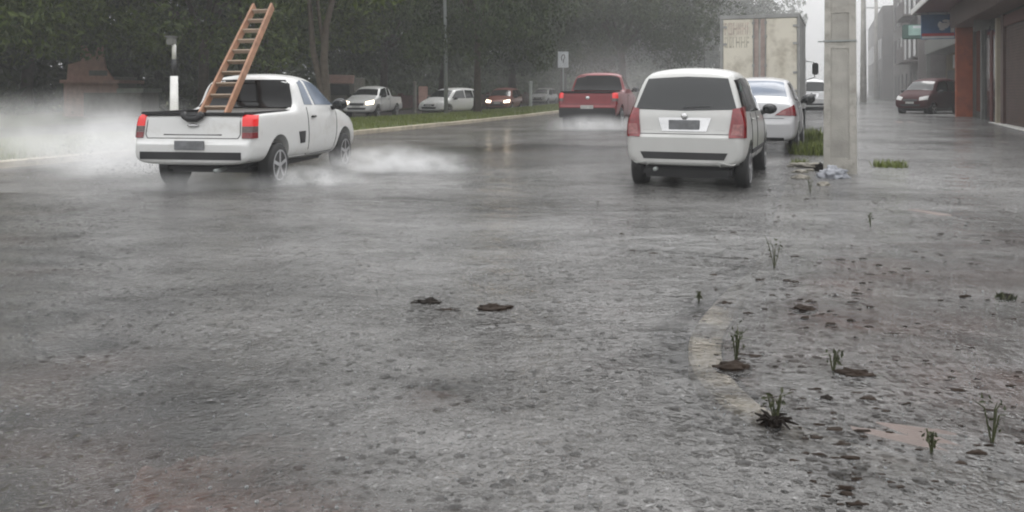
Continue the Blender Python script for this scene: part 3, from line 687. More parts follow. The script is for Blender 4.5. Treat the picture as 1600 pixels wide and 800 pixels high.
def pickup(label, cat, group, paint, name='pickup_truck', scale=(1, 1, 1), lights=False, dark_low=False, tails_on=True, cutout=False):
    root = empty(name, label=label, cat=cat, group=group)
    kx, ky, kz = scale
    S0 = [(.00, .40, .62, .66, .70, .70, .64, .60, 0), (.02, .36, .64, .76, .80, .80, .72, .62, 0), (.08, .34, .68, .80, .825, .82, .74, .66, 0),
         (.11, .34, 1.00, .80, .83, .80, .74, .98, 0), (.15, .34, 1.02, .80, .84, .82, .76, 1.0, 0), (.5, .33, 1.03, .80, .85, .835, .78, 1.01, 0), (1.2, .31, 1.04, .80, .85, .84, .78, 1.02, 0),
         (1.66, .30, 1.05, .80, .85, .835, .76, 1.03, 0), (1.72, .30, 1.44, .80, .85, .83, .69, 1.04, .01), (1.77, .30, 1.54, .80, .85, .83, .67, 1.04, .02), (2.1, .28, 1.58, .80, .85, .83, .64, 1.04, .03),
         (2.5, .27, 1.565, .80, .85, .83, .62, 1.03, .03), (2.85, .27, 1.48, .80, .85, .825, .615, 1.02, .03), (3.2, .27, 1.27, .80, .85, .82, .63, 1.01, .03), (3.5, .27, 1.08, .80, .845, .81, .66, .98, .03),
         (3.9, .28, .98, .79, .84, .79, .66, .91, .03), (4.25, .29, .86, .76, .80, .74, .60, .80, .02), (4.42, .32, .70, .68, .72, .68, .54, .66, .01), (4.46, .36, .62, .56, .60, .58, .48, .58, 0)]
    S = [(y*ky, zb*kz, zt*kz, wl*kx, wm*kx, ws*kx, wt*kx, zs*kz, cr) for y, zb, zt, wl, wm, ws, wt, zs, cr in S0]
    r = .32*kz; fy, ry = 3.64*ky, .95*ky
    me, bvh = body_mesh(S, [('wheel', fy, r+.06, .55*kx, 1.3), ('wheel', ry, r+.06, .55*kx, 1.3), ('box', -.70*kx, .70*kx, .20*ky, 1.60*ky, .64*kz, 1.6*kz)])
    T = lambda L_: [(x*kx, y*ky, z*kz) for x, y, z in L_]
    link('body', me, M[paint], root)
    for y in (fy, ry):
        for sg in (1, -1): wheel(root, sg*(.845*kx), y, r, .20*kx)
    # liner and black rails
    bm = bmesh.new()
    for sg in (1, -1): box(bm, sg*.735*kx-.055*kx, sg*.735*kx+.055*kx, .14*ky, 1.64*ky, 1.008*kz, 1.05*kz, .012)
    box(bm, -.72*kx, .72*kx, .10*ky, .17*ky, 1.0*kz, 1.045*kz, .012)
    box(bm, -.695*kx, .695*kx, .205*ky, 1.595*ky, .642*kz, .66*kz)
    fin('bed_liner', bm, M['bedliner'], root)
    if cutout:
        bm = bmesh.new(); tube(bm, [(-.14, .075, 1.04), (-.11, .07, .99), (-.06, .066, .96), (.06, .066, .96), (.11, .07, .99), (.14, .075, 1.04)], .045, 8)
        box(bm, -.1, .1, .04, .11, .97, 1.04, .02)
        fin('tailgate_handle', bm, M['plastic'], root, True)
    patch(bvh, 'rear_window', M['tint'], root, T([(-.62, 1.7, 1.505), (.62, 1.7, 1.505)]), T([(-.745, 1.68, 1.07), (.745, 1.68, 1.07)]), (0, 1, -.1), nu=14, nv=6)
    patch(bvh, 'windscreen', M['glass'], root, T([(-.54, 2.95, 1.45), (.54, 2.95, 1.45)]), T([(-.68, 3.42, 1.12), (.68, 3.42, 1.12)]), (0, -1, -.8), nu=12, nv=8)
    patch(bvh, 'cab_quarter_window', M['glass_lit' if cutout else 'glass'], root, T([(.7, 1.93, 1.46), (.7, 2.12, 1.50)]), T([(.7, 1.93, 1.12), (.7, 2.25, 1.11)]), (-1, 0, 0), mirror=True)
    patch(bvh, 'door_window', M['glass_lit' if cutout else 'glass'], root, T([(.7, 2.22, 1.50), (.7, 2.78, 1.43)]), T([(.7, 2.36, 1.11), (.7, 3.28, 1.09)]), (-1, 0, 0), mirror=True)
    for o in patch(bvh, 'tail_light', M['tail_on' if tails_on else 'tail'], root, T([(.70, .1, 1.0), (.85, .2, 1.0)]), T([(.70, .1, .86), (.85, .2, .86)]), (-.3, 1, 0), off=.016, nu=6, nv=5, thick=.03, mirror=True):
        sg = 1 if sum(v.co.x for v in o.data.vertices) > 0 else -1
        patch(bvh, 'smoked_lens', M['tail_smoke'], o, [(sg*.70*kx, .1*ky, .858*kz), (sg*.85*kx, .2*ky, .858*kz)], [(sg*.70*kx, .1*ky, .78*kz), (sg*.85*kx, .2*ky, .78*kz)], (-.3*sg, 1, 0), off=.016, nu=6, nv=3, thick=.03)
        patch(bvh, 'red_lens', M['tail'], o, [(sg*.70*kx, .1*ky, .778*kz), (sg*.85*kx, .2*ky, .778*kz)], [(sg*.70*kx, .1*ky, .70*kz), (sg*.85*kx, .2*ky, .70*kz)], (-.3*sg, 1, 0), off=.016, nu=6, nv=3, thick=.03)
    hy = bvh.ray_cast(Vector((0, -1, .8*kz)), Vector((0, 1, 0)))[0].y
    seam(bvh, T([(-.66, 0, .99), (-.68, 0, .70), (.68, 0, .70), (.66, 0, .99)]), (0, 1, 0), M['gap'], root, .006, False, 'tailgate_seam')
    bm = bmesh.new(); box(bm, -.42*kx, .42*kx, hy-.012, hy+.02, .735*kz, .755*kz, .004)
    if not dark_low: fin('tailgate_groove', bm, M['gap'], root)
    else: bm.free()
    bm = bmesh.new(); lathe(bm, [(0, .055), (.014, .05), (.02, .02)], 16, 'Z')
    o = fin('badge', bm, M['chrome'], root, True); o.rotation_euler = (R(90), 0, 0); o.location = (0, hy, .87*kz); o.scale = (1.4, 1, 1) if dark_low else (1.5, .5, 1)
    py_ = bvh.ray_cast(Vector((0, -1, .56*kz)), Vector((0, 1, 0)))[0].y
    plate(root, -.21, .21, (py_ if not dark_low else py_)-.016, .55*kz, .67*kz, M['plate_pale' if dark_low else 'plate'])
    patch(bvh, 'bumper_insert', M['plastic'], root, T([(-.72, 0, .52), (.72, 0, .52)]), T([(-.72, 0, .42), (.72, 0, .42)]), (0, 1, 0), off=.008, nu=14, nv=3)
    if dark_low:
        bm = bmesh.new(); box(bm, -.80*kx, .80*kx, -.05, .10, .33*kz, .60*kz, .03); fin('rear_bumper', bm, M['plastic'], root)
        for x in (-.5, .5):
            bm = bmesh.new(); box(bm, x*kx-.18, x*kx+.18, .62*ky, .66*ky, .05, .36*kz, .01); fin('mud_flap', bm, M['rubber'], root)
    else:
        bm = bmesh.new(); tube(bm, [(.35, .3, .28), (.35, .02, .27)], .028, 10); fin('exhaust_pipe', bm, M['steel'], root, True)
    bm = bmesh.new(); box(bm, -.6*kx, .6*kx, .5*ky, 3.2*ky, .2*kz, .32*kz, .04); fin('underbody', bm, M['plastic'], root)
    if cutout:   # black side vent behind the door
        patch(bvh, 'side_vent', M['plastic'], root, [(.8, 1.62, .72), (.8, 1.86, .72)], [(.8, 1.70, .54), (.8, 1.86, .54)], (-1, 0, 0), off=.01, mirror=True)
        patch(bvh, 'side_skirt', M['silver'], root, [(.8, 1.45, .345), (.8, 3.15, .335)], [(.8, 1.45, .30), (.8, 3.15, .29)], (-1, 0, 0), off=.012, mirror=True, nv=2)
    seam(bvh, T([(.8, 1.98, 1.08), (.8, 2.0, .7), (.8, 2.05, .34), (.8, 3.12, .34), (.8, 3.2, .6), (.8, 3.25, 1.05)]), (-1, 0, 0), M['gap'], root)
    mirrors(root, 3.1*ky, 1.07*kz, .84*kx, M['plastic'], 1.15)
    handles(bvh, root, (2.2*ky,), .93*kz, M['plastic'])
    patch(bvh, 'headlight', M['head_on' if lights else 'head'], root, T([(.42, 4.3, .80), (.77, 4.1, .88)]), T([(.44, 4.3, .66), (.77, 4.1, .70)]), (-.3, -1, 0), off=.012, nu=6, nv=4, mirror=True)
    patch(bvh, 'grille', M['plastic'], root, T([(-.38, 4.4, .74), (.38, 4.4, .74)]), T([(-.36, 4.4, .62), (.36, 4.4, .62)]), (0, -1, 0), off=.01)
    patch(bvh, 'air_intake', M['plastic'], root, T([(-.5, 4.4, .52), (.5, 4.4, .52)]), T([(-.44, 4.4, .42), (.44, 4.4, .42)]), (0, -1, 0), off=.01)
    plate(root, -.2, .2, 4.47*ky, .53*kz, .62*kz, M['plate_pale'])
    return root

PT = R(8.5)
pk = pickup('white pickup truck with a ladder in its bed driving through the water', 'pickup truck', None, 'white', cutout=True)
# rear-right wheel stands at X=-3.31, Y=11.86
ox = -3.31 - (.84*math.cos(PT)+.95*math.sin(PT)); oy = 11.86 - (-.84*math.sin(PT)+.95*math.cos(PT))
place(pk, (ox, oy, 0), PT)
mv = hatch('white minivan with a large dark rear window parked nearest the camera', 'minivan', None, 'silverwhite', W=.83, H=1.65)
place(mv, (2.32, 11.28, 0), R(21.5))
sn = sedan('white sedan with slanted red tail lights parked ahead of the minivan', 'car', None, 'sedanwhite')
place(sn, Vector((4.86, 16.8, gz(4.9, 17))), R(21.5))
rp = pickup('red pickup truck with dark bumper driving away beside the median', 'pickup truck', None, 'red', scale=(1.16, 1.1, 1.2), dark_low=True)
place(rp, px(917, 27.0, -.05), R(17))
def placec(root, c, deg, L_=4.1):
    a = R(deg); place(root, Vector((c.x-math.sin(a)*L_/2, c.y-math.cos(a)*L_/2, c.z)), a)
TO = TH + math.pi
c1 = pickup('white pickup with headlights on coming along the far road', 'pickup truck', 'oncoming vehicles beyond the median', 'white', lights=True, tails_on=False)
placec(c1, px(583, 43, -.06), 192, 4.46)
c2 = hatch('white hatchback beyond the median just behind the street lamp pole', 'car', 'oncoming vehicles beyond the median', 'white', H=1.5, detail=False, name='passing_car')
placec(c2, px(704, 46, -.06), 212, 3.9)
c3 = hatch('reddish brown car with headlights on coming along the far road', 'car', 'oncoming vehicles beyond the median', 'brown', H=1.5, lights=True, detail=False, name='passing_car')
placec(c3, px(788, 54, -.06), 193, 3.9)
c4 = hatch('pale car fading into the mist left of the red pickup', 'car', 'oncoming vehicles beyond the median', 'white', H=1.5, detail=False, name='passing_car')
placec(c4, px(850, 78, -.06), 200, 3.9)
c5 = hatch('silver car far down the road between the cargo truck and the concrete pole', 'car', None, 'silver', H=1.7, detail=True, name='passing_car')
place(c5, px(1268, 41.5, -.02), R(19))
c6 = hatch('dark red car parked on the sidewalk in front of the shops', 'car', None, 'darkred', H=1.75, detail=False, glass='tint')
placec(c6, px(1452, 41.6, -.02), 232, 3.9)

# cargo truck
def cargo_truck():
    root = empty('cargo_truck', label='box truck with a dirty cream cargo box parked ahead of the sedan', cat='truck')
    W, L, z0, z1 = 1.04, 4.4, .95, 3.33
    bm = bmesh.new(); box(bm, -W, W, .02, L, z0, z1, .02); cb = fin('cargo_box', bm, M['box_side'], root)
    # rear frame
    bm = bmesh.new()
    box(bm, -W-.03, W+.03, -.04, .06, z1-.08, z1+.03, .01); box(bm, -W-.03, W+.03, -.04, .06, z0-.06, z0+.05, .01)
    for sg in (1, -1): box(bm, sg*W-.05 if sg > 0 else -W-.03, sg*W+.03 if sg > 0 else -W+.05, -.038, .058, z0+.051, z1-.081, .008)
    box(bm, -W-.02, -W+.04, .06, L, z1-.02, z1+.03); box(bm, W-.04, W+.02, .06, L, z1-.02, z1+.03)
    fin('rear_frame', bm, M['box_trim'], root)
    for sg in (-1, 1):
        bm = bmesh.new(); a, b = sorted((sg*.03, sg*(W-.06))); box(bm, a, b, -.03, .03, z0+.06, z1-.09, .008)
        d = fin('rear_door', bm, M['box'], root)
        # locking bars with their pale-red strip
        bm = bmesh.new(); a, b = sorted((sg*.03, sg*.17)); box(bm, a, b, -.036, -.02, z0+.07, z1-.10); fin('edge_strip', bm, M['rusttrim'], d)
        bm = bmesh.new(); tube(bm, [(sg*.16, -.055, z0+.02), (sg*.16, -.055, z1-.04)], .016, 8)
        for z in (z0+.25, 1.95, 2.75, z1-.2): box(bm, sg*.16-.035, sg*.16+.035, -.075, -.028, z-.035, z+.035)
        box(bm, min(sg*.16, sg*.02), max(sg*.16, sg*.02), -.08, -.055, 1.60, 1.63)
        fin('lock_bar', bm, M['box_trim'], d)
        bm = bmesh.new()
        for z in (z0+.3, 1.75, 2.55, z1-.3): box(bm, min(sg*(W-.16), sg*(W+.01)), max(sg*(W-.16), sg*(W+.01)), -.05, -.03, z-.03, z+.03)
        fin('hinge', bm, M['box_trim'], d)
        if sg < 0:
            # faded, unreadable two-line lettering
            rr = random.Random(3)
            for j, (zc, hh, mt) in enumerate(((2.98, .17, 'fade_red'), (2.60, .15, 'fade_green'))):
                bm = bmesh.new(); x = -.94
                while x < -.26:
                    w_ = rr.uniform(.06, .12); k = rr.randrange(4)
                    if rr.random() > .12:
                        box(bm, x, x+.024, -.034, -.028, zc-hh, zc+hh)
                        if k in (0, 1): box(bm, x+.025, x+w_-.02, -.034, -.028, zc+hh-.05, zc+hh)
                        if k in (0, 2): box(bm, x+.025, x+w_-.02, -.034, -.028, zc-hh, zc-hh+.05)
                        if k in (1, 3): box(bm, x+.025, x+w_-.02, -.034, -.028, zc-.025, zc+.025)
                        if k in (0, 3): box(bm, x+w_-.019, x+w_, -.034, -.028, zc-hh, zc+hh)
                    x += w_+.03
                fin('faded_lettering', bm, M[mt], d)
        bm = bmesh.new(); a, b = sorted((sg*.75, sg*1.0)); box(bm, a, b, -.06, .02, .72, .84, .01); fin('tail_light', bm, M['tail'], root)
    bm = bmesh.new(); box(bm, W-.01, W+.012, .5, .52, z0, z1)
    for j in range(1, 9): box(bm, W-.01, W+.012, j*.5, j*.5+.03, z0+.03, z1-.03)
    for j in range(1, 9): box(bm, -W-.012, -W+.01, j*.5, j*.5+.03, z0+.03, z1-.03)
    fin('side_rib', bm, M['box_trim'], cb)
    bm = bmesh.new(); box(bm, -.45, -.3, .1, L+1.6, .62, .82); box(bm, .3, .45, .1, L+1.6, .62, .82); box(bm, -1.05, 1.05, 0, .08, .45, .58, .01); fin('chassis', bm, M['plastic'], root)
    bm = bmesh.new(); box(bm, -1.0, 1.0, L+.15, L+1.75, .55, 2.45, .12); fin('cab', bm, M['white'], root, False)
    bm = bmesh.new(); box(bm, -.85, .85, L+1.70, L+1.77, 1.45, 2.2, .03); fin('windscreen', bm, M['glass'], root)
    for sg in (1, -1):
        bm = bmesh.new(); box(bm, min(sg*.99, sg*1.01), max(sg*.99, sg*1.01), L+.6, L+1.5, 1.45, 2.15, .005); fin('door_window', bm, M['glass'], root)
        bm = bmesh.new(); tube(bm, [(sg*1.0, L+1.55, 2.25), (sg*1.25, L+1.5, 2.2), (sg*1.28, L+1.5, 1.7), (sg*1.0, L+1.55, 1.6)], .015, 6); box(bm, min(sg*1.2, sg*1.4), max(sg*1.2, sg*1.4), L+1.42, L+1.5, 1.78, 2.18, .03)
        fin('door_mirror', bm, M['plastic'], root)
        bm = bmesh.new(); box(bm, min(sg*.5, sg*1.05), max(sg*.5, sg*1.05), 1.65, 1.68, .2, .7, .005); fin('mud_flap', bm, M['rubber'], root)
        wheel(root, sg*1.05, 1.1, .42, .45, M['steel']); wheel(root, sg*1.0, L+.95, .42, .24, M['steel'])
    return root
tk = cargo_truck(); place(tk, Vector((6.86, 23.05, gz(6.7, 23))), R(21.5))

# ladder
def ladder():
    root = empty('ladder', (-4.335, 11.66, .665), label='wooden ladder standing in the white pickup bed and leaning over its cab', cat='ladder')
    top = Vector((.25, 2.02, 2.06)); L_ = top.length; u = top.normalized()
    side = Vector((math.cos(R(8)), -math.sin(R(8)), 0)); side = (side - u*side.dot(u)).normalized(); nr = u.cross(side)
    mt = Matrix(((side.x, u.x, nr.x), (side.y, u.y, nr.y), (side.z, u.z, nr.z)))
    def T(bm):
        for v in bm.verts: v.co = mt @ v.co
    wb, wt = .205, .155
    for sg in (1, -1):
        bm = bmesh.new()
        r_ = bmesh.ops.create_cube(bm, size=1)
        for v in r_['verts']:
            t = v.co.y+.5; c = sg*(wb+(wt-wb)*t)
            v.co = Vector((c+v.co.x*.035, t*L_, v.co.z*.135))
        bmesh.ops.bevel(bm, geom=bm.edges[:], offset=.006, segments=1, affect='EDGES')
        T(bm); fin('side_rail', bm, M['wood'], root)
    n = 12
    for i in range(n):
        t = (i+.45)/n; hw = wb+(wt-wb)*t-.012
        bm = bmesh.new(); box(bm, -hw, hw, t*L_-.014, t*L_+.014, -.035, .035, .004); T(bm); fin('rung', bm, M['alum'], root)
    return root
ladder()

# ---------------------------------------------------------------- utility pole (double-T concrete) and others
def hpole(root_loc, label, wb=.50, wt=.36, db=.30, dt=.22, H=9.5, rz=0, name='utility_pole', group=None, cat='utility pole'):
    root = empty(name, root_loc, rz, label=label, cat=cat, group=group)
    def lv(z): t = z/H; return (wb+(wt-wb)*t)/2, (db+(dt-db)*t)/2
    # two flanges left and right
    for sg in (-1, 1):
        bm = bmesh.new(); rings = []
        for z in (-.3, 1, 2.2, 4, H):
            a, b = lv(z); fl = a*.42
            xs = (sg*a, sg*(a-fl)); rings.append([bm.verts.new((xs[0], -b, z)), bm.verts.new((xs[1], -b, z)), bm.verts.new((xs[1], b, z)), bm.verts.new((xs[0], b, z))])
        for p, q in zip(rings, rings[1:]):
            for k in range(4): bm.faces.new((p[k], p[(k+1) % 4], q[(k+1) % 4], q[k]))
        bm.faces.new(rings[0]); bm.faces.new(rings[-1])
        bmesh.ops.bevel(bm, geom=[e for e in bm.edges if abs(e.verts[0].co.z-e.verts[1].co.z) > .5], offset=.012, segments=2, affect='EDGES')
        fin('flange', bm, M['concrete'], root)
    bm = bmesh.new(); a, b = lv(0); a2, b2 = lv(H)
    v = [bm.verts.new(p) for p in ((-a*.6, -b*.90, -.3), (a*.6, -b*.90, -.3), (a*.6, b*.90, -.3), (-a*.6, b*.90, -.3), (-a2*.6, -b2*.90, H-.01), (a2*.6, -b2*.90, H-.01), (a2*.6, b2*.90, H-.01), (-a2*.6, b2*.90, H-.01))]
    for f in ((0, 1, 2, 3), (4, 5, 6, 7), (0, 1, 5, 4), (1, 2, 6, 5), (2, 3, 7, 6), (3, 0, 4, 7)): bm.faces.new([v[i] for i in f])
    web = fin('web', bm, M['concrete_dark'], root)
    for z in (2.05, 2.62, 4.4, 6.2, 8):
        bm = bmesh.new(); a, b = lv(z); box(bm, -a*.62, a*.62, -b*.96, b*.96, z-.05, z+.05); fin('cross_rib', bm, M['concrete'], web)
    bm = bmesh.new(); box(bm, -lv(.1)[0]*.62, lv(.1)[0]*.62, -lv(.1)[1]*.97, lv(.1)[1]*.97, -.3, .25)
    fin('foot_block', bm, M['concrete'], web)
    return root
up = hpole(px(1313, 13.4, 0), 'thick pale concrete pole in front of the sidewalk at the kerb', rz=R(-24))
bm = bmesh.new(); a_ = 2.12
for z in (a_,): box(bm, -.245, .245, -.155, .155, z-.012, z+.012); box(bm, -.34, -.24, -.02, .01, z-.01, z+.01)
fin('metal_strap', bm, M['steel'], up)
def far_pole(loc, H, label):
    root = empty('utility_pole', loc, label=label, cat='utility pole', group='utility poles fading down the street')
    bm = bmesh.new(); tube(bm, [(0, 0, -.3), (0, 0, H)], [.26, .16], 10); fin('shaft', bm, M['concrete'], root, True)
    bm = bmesh.new(); box(bm, -1.0, 1.0, -.06, .06, H-.9, H-.78); fin('crossarm', bm, M['steel'], root)
    return root
far_pole(px(1349, 66), 10, 'nearer of the two misty poles right of the thick concrete pole')
far_pole(px(1369, 84), 10, 'farther misty pole standing against the grey building edge')

# street lamp on the median
def street_lamp():
    root = empty('street_lamp', px(697, 40, .12), label='tall grey street lamp pole on the grass median', cat='street lamp')
    bm = bmesh.new(); tube(bm, [(0, 0, -.1), (-.02, 0, 3), (-.12, 0, 9)], [.105, .09, .06], 12); fin('pole', bm, M['steel'], root, True)
    bm = bmesh.new(); tube(bm, [(-.12, 0, 8.9), (-.2, -.3, 9.3), (-.3, -1.4, 9.6)], .04, 8); fin('arm', bm, M['steel'], root, True)
    bm = bmesh.new(); box(bm, -.42, -.18, -2.0, -1.4, 9.54, 9.68, .04); fin('lamp_head', bm, M['steel'], root)
    bm = bmesh.new(); lathe(bm, [(-.1, .2), (.05, .2), (.08, .12)], 12, 'Z'); fin('base', bm, M['concrete'], root, True)
street_lamp()
def white_post():
    root = empty('camera_post', px(272, 21.5, .08), label='white post with a black middle and a small hood behind the white pickup', cat='post')
    bm = bmesh.new(); tube(bm, [(0, 0, -.1), (0, 0, 1.62)], [.115, .095], 14); fin('post', bm, M['white_trim'], root, True)
    bm = bmesh.new(); tube(bm, [(0, 0, 1.62), (0, 0, 2.05)], [.07, .07], 12); fin('black_sleeve', bm, M['plastic'], root, True)
    bm = bmesh.new(); tube(bm, [(0, 0, 2.05), (0, 0, 2.40), (-.06, 0, 2.52)], [.055, .055, .05], 10); fin('bracket', bm, M['white_trim'], root, True)
    bm = bmesh.new(); box(bm, -.15, .03, -.14, .1, 2.42, 2.62, .02); box(bm, -.17, .05, -.18, .1, 2.62, 2.65, .005); fin('hood', bm, M['frame_grey'], root)
white_post()
def road_sign():
    root = empty('road_sign', px(880, 44, .12), R(-4), label='pale rectangular road sign on a thin post left of the red pickup', cat='sign')
    bm = bmesh.new(); tube(bm, [(0, .03, -.2), (0, .03, 3.1)], .035, 8); fin('post', bm, M['steel'], root, True)
    bm = bmesh.new(); box(bm, -.28, .28, -.015, .0, 2.25, 3.1, .004); p = fin('sign_panel', bm, M['signwhite'], root)
    bm = bmesh.new()
    pts = [(-.07, 2.62), (-.10, 2.78), (-.04, 2.92), (.06, 2.92), (.09, 2.8), (.03, 2.7), (0, 2.6), (0, 2.5)]
    tube(bm, [(x, -.022, z) for x, z in pts], .022, 6); fin('symbol', bm, M['plastic'], p)
road_sign()

# ---------------------------------------------------------------- shops on the right
def at_sn(name, s, n, label=None, cat=None, group=None, dz=0):
    p = P(s, n, dz); return empty(name, (p.x, p.y, p.z), -TH, label=label, cat=cat, group=group)
# local frame: +y along the street (s), +x away from the street (-n); facade plane x=0
def shop():
    s0 = -6
    b = at_sn('shop_building', s0, -19, 'dark shop with roller shutters and pale door frames at the right edge', 'shop')
    b.location.z = .03
    L_ = 26.2
    bm = bmesh.new(); box(bm, .0, 9, 0, L_, -.4, 7.5); fin('wall', bm, M['shop_wall'], b)
    def el(name, ya, yb, z0, z1, x0, mat, par=b, bev=.006):
        bm = bmesh.new(); box(bm, x0, .05, ya-s0, yb-s0, z0, z1, bev); return fin(name, bm, M[mat], par)
    def shutter(ya, yb):
        bm = bmesh.new(); z = .12
        while z < 3.5:
            box(bm, -.03, .03, ya-s0, yb-s0, z, z+.085, .01); z += .1
        o = fin('roller_shutter', bm, M['shutter'], b)
        bm = bmesh.new(); box(bm, -.10, .02, ya-s0-.05, yb-s0+.05, 3.55, 3.95, .02); fin('shutter_box', bm, M['frame_red'], o)
    shutter(-5, -1.5); shutter(-.9, 3); shutter(3.6, 8.6); shutter(9.0, 12.4)
    el('pillar', 12.5, 12.95, 0, 4.0, -.10, 'shutter'); 
    el('door_frame', 13.5, 13.78, 0, 3.95, -.14, 'frame_pale')
    el('shop_window', 14.0, 14.9, .2, 3.8, -.02, 'dark_open')
    el('door', 15.0, 15.5, 0, 3.6, -.05, 'frame_red'); el('shop_window', 15.6, 16.7, .1, 3.8, -.02, 'dark_open')
    el('door_frame', 16.9, 17.2, 0, 3.95, -.12, 'frame_grey')
    el('shop_window', 17.4, 18.9, .4, 3.8, -.02, 'dark_open')
    bm = bmesh.new(); box(bm, -.30, .05, -1-s0, 14.3-s0, -.05, .10, .02); fin('doorstep', bm, M['white_trim'], b)
    # canopy
    bm = bmesh.new(); box(bm, -2.2, .0, 0, 22.4-s0, 4.95, 5.1); c = fin('canopy', bm, M['maroon'], b)
    bm = bmesh.new(); box(bm, -2.26, -2.2, 0, 22.46-s0, 4.86, 5.12, .01); box(bm, -2.2, 0, 22.4-s0, 22.46-s0, 4.86, 5.12); fin('fascia', bm, M['white_trim'], c)
    bm = bmesh.new(); box(bm, -.9, -.0, 0, 20-s0, 4.05, 4.9, .02); fin('shutter_hood', bm, M['shutter'], b)
    bm = bmesh.new(); box(bm, -.64, .02, 20.0-s0, 20.42-s0, -.3, 4.6, .015); fin('orange_pillar', bm, M['orange'], b)
    # hanging grey board
    g = at_sn('hanging_board', 15.5, -18.4, 'grey board hanging under the canopy right of the orange pillar', 'sign', dz=3.62)
    bm = bmesh.new(); vs_ = [(0, 0), (.50, .08), (.62, .42), (.55, .86), (0, .86)]
    f = [bm.verts.new((x, -.03, z)) for x, z in vs_]; h = [bm.verts.new((x, .03, z)) for x, z in vs_]
    bm.faces.new(f); bm.faces.new(h[::-1])
    for i in range(5): bm.faces.new((f[i], f[(i+1) % 5], h[(i+1) % 5], h[i]))
    fin('panel', bm, M['frame_grey'], g); g.location.z = 3.62
    bm = bmesh.new()
    for x in (.08, .5): tube(bm, [(x, 0, .86), (x, 0, 1.33)], .012, 6)
    fin('hanger', bm, M['steel'], g)
shop()
def blue_sign():
    g = at_sn('shop_sign', 22.2, -17.15, 'blue shop sign with a white emblem hanging under the canopy', 'sign', dz=0); g.location.z = 3.72
    bm = bmesh.new(); box(bm, 0, 1.42, -.07, .07, 0, 1.15, .01); p = fin('panel', bm, M['blue'], g)
    bm = bmesh.new(); box(bm, .03, 1.39, -.078, -.07, .14, .27); fin('red_band', bm, M['signred'], p)
    bm = bmesh.new(); box(bm, .03, 1.39, -.08, -.07, .03, .13); fin('white_band', bm, M['signwhite'], p)
    bm = bmesh.new()
    for cx, cz, rx, rz_ in ((.98, .62, .20, .14), (.80, .66, .10, .16), (1.16, .70, .11, .09), (1.05, .84, .16, .06), (.88, .46, .12, .06)):
        bmesh.ops.create_uvsphere(bm, u_segments=14, v_segments=8, radius=1, matrix=Matrix.Translation((cx, -.075, cz)) @ Matrix.Diagonal((rx, .012, rz_, 1)))
    box(bm, 1.24, 1.39, -.08, -.07, .30, 1.10)
    fin('emblem', bm, M['signwhite'], p)
    bm = bmesh.new()
    for x in (.3, 1.1): tube(bm, [(x, 0, 1.15), (x, 0, 1.24)], .02, 6)
    fin('hanger', bm, M['steel'], g)
blue_sign()
def green_sign():
    g = at_sn('shop_sign', 32, -17.05, 'pale green box sign projecting over the sidewalk left of the blue sign', 'sign'); g.location.z = 4.12+.15
    bm = bmesh.new(); box(bm, 0, 1.7, -.2, .2, 0, .85, .06); fin('housing', bm, M['teal_dark'], g)
    bm = bmesh.new(); box(bm, .32, 1.68, -.215, -.19, .22, .80, .02); f = fin('face', bm, M['teal'], g)
    bm = bmesh.new(); box(bm, .55, 1.5, -.222, -.214, .62, .76); fin('white_stripe', bm, M['signwhite'], f)
    bm = bmesh.new(); tube(bm, [(1.7, 0, .4), (3.2, 0, .4)], .05, 8); fin('bracket', bm, M['steel'], g)
green_sign()
def shop2():
    b = at_sn('shop_building', 22.6, -20.2, 'low shop with faded yellow wall and dark canopy behind the orange pillar', 'shop')
    bm = bmesh.new(); box(bm, 0, 8, 0, 17, -.5, 5.6); fin('wall', bm, M['yellow_wall'], b)
    bm = bmesh.new(); box(bm, -1.3, 0, .3, 16.5, 3.45, 4.35, .03); fin('canopy', bm, M['frame_grey'], b)
    for y in (1.0, 5.2, 9.4, 13):
        bm = bmesh.new(); box(bm, -.04, .02, y, y+3, .1, 2.4, .01); fin('roller_shutter', bm, M['shop_wall'], b)
    for y, z, m_ in ((4.2, 2.5, 'signwhite'), (8.5, 2.55, 'roof_pale'), (12.5, 2.5, 'signwhite')):
        bm = bmesh.new(); box(bm, -.06, .02, y, y+.7, z, z+.8, .01); fin('notice_board', bm, M[m_], b)
    for y in (.6, 16):
        bm = bmesh.new(); box(bm, -1.25, -1.0, y, y+.25, -.4, 3.45, .01); fin('canopy_post', bm, M['frame_grey'], b)
shop2()
def tower():
    b = at_sn('apartment_building', 40, -18.6, 'tall grey building fading into the rain beyond the shops', 'building')
    bm = bmesh.new(); box(bm, 0, 11, 0, 24, -.5, 13); fin('wall', bm, M['grey_wall'], b)
    for fl in range(4):
        for y in range(6):
            bm = bmesh.new(); box(bm, -.05, .02, 1.2+y*3.8, 3.0+y*3.8, .3+fl*3.1, 2.3+fl*3.1, .01)
            w_ = fin('window', bm, M['dark_open'] if fl else M['shop_wall'], b)
            bm = bmesh.new(); box(bm, -.14, .02, 1.1+y*3.8, 3.1+y*3.8, .18+fl*3.1, .28+fl*3.1); fin('sill', bm, M['grey_wall'], w_)
    for fl in (1, 2, 3):
        bm = bmesh.new(); box(bm, -.9, 0, .5, 6.8, 3.1*fl-.15, 3.1*fl); box(bm, -.9, -.84, .5, 6.8, 3.1*fl, 3.1*fl+.9)
        fin('balcony', bm, M['grey_wall'], b)
    for x in (2.5, 5.5, 8):
        for fl in range(4):
            bm = bmesh.new(); box(bm, x, x+1.2, -.05, .02, .9+fl*3.1, 2.3+fl*3.1); fin('window', bm, M['dark_open'], b)
tower()
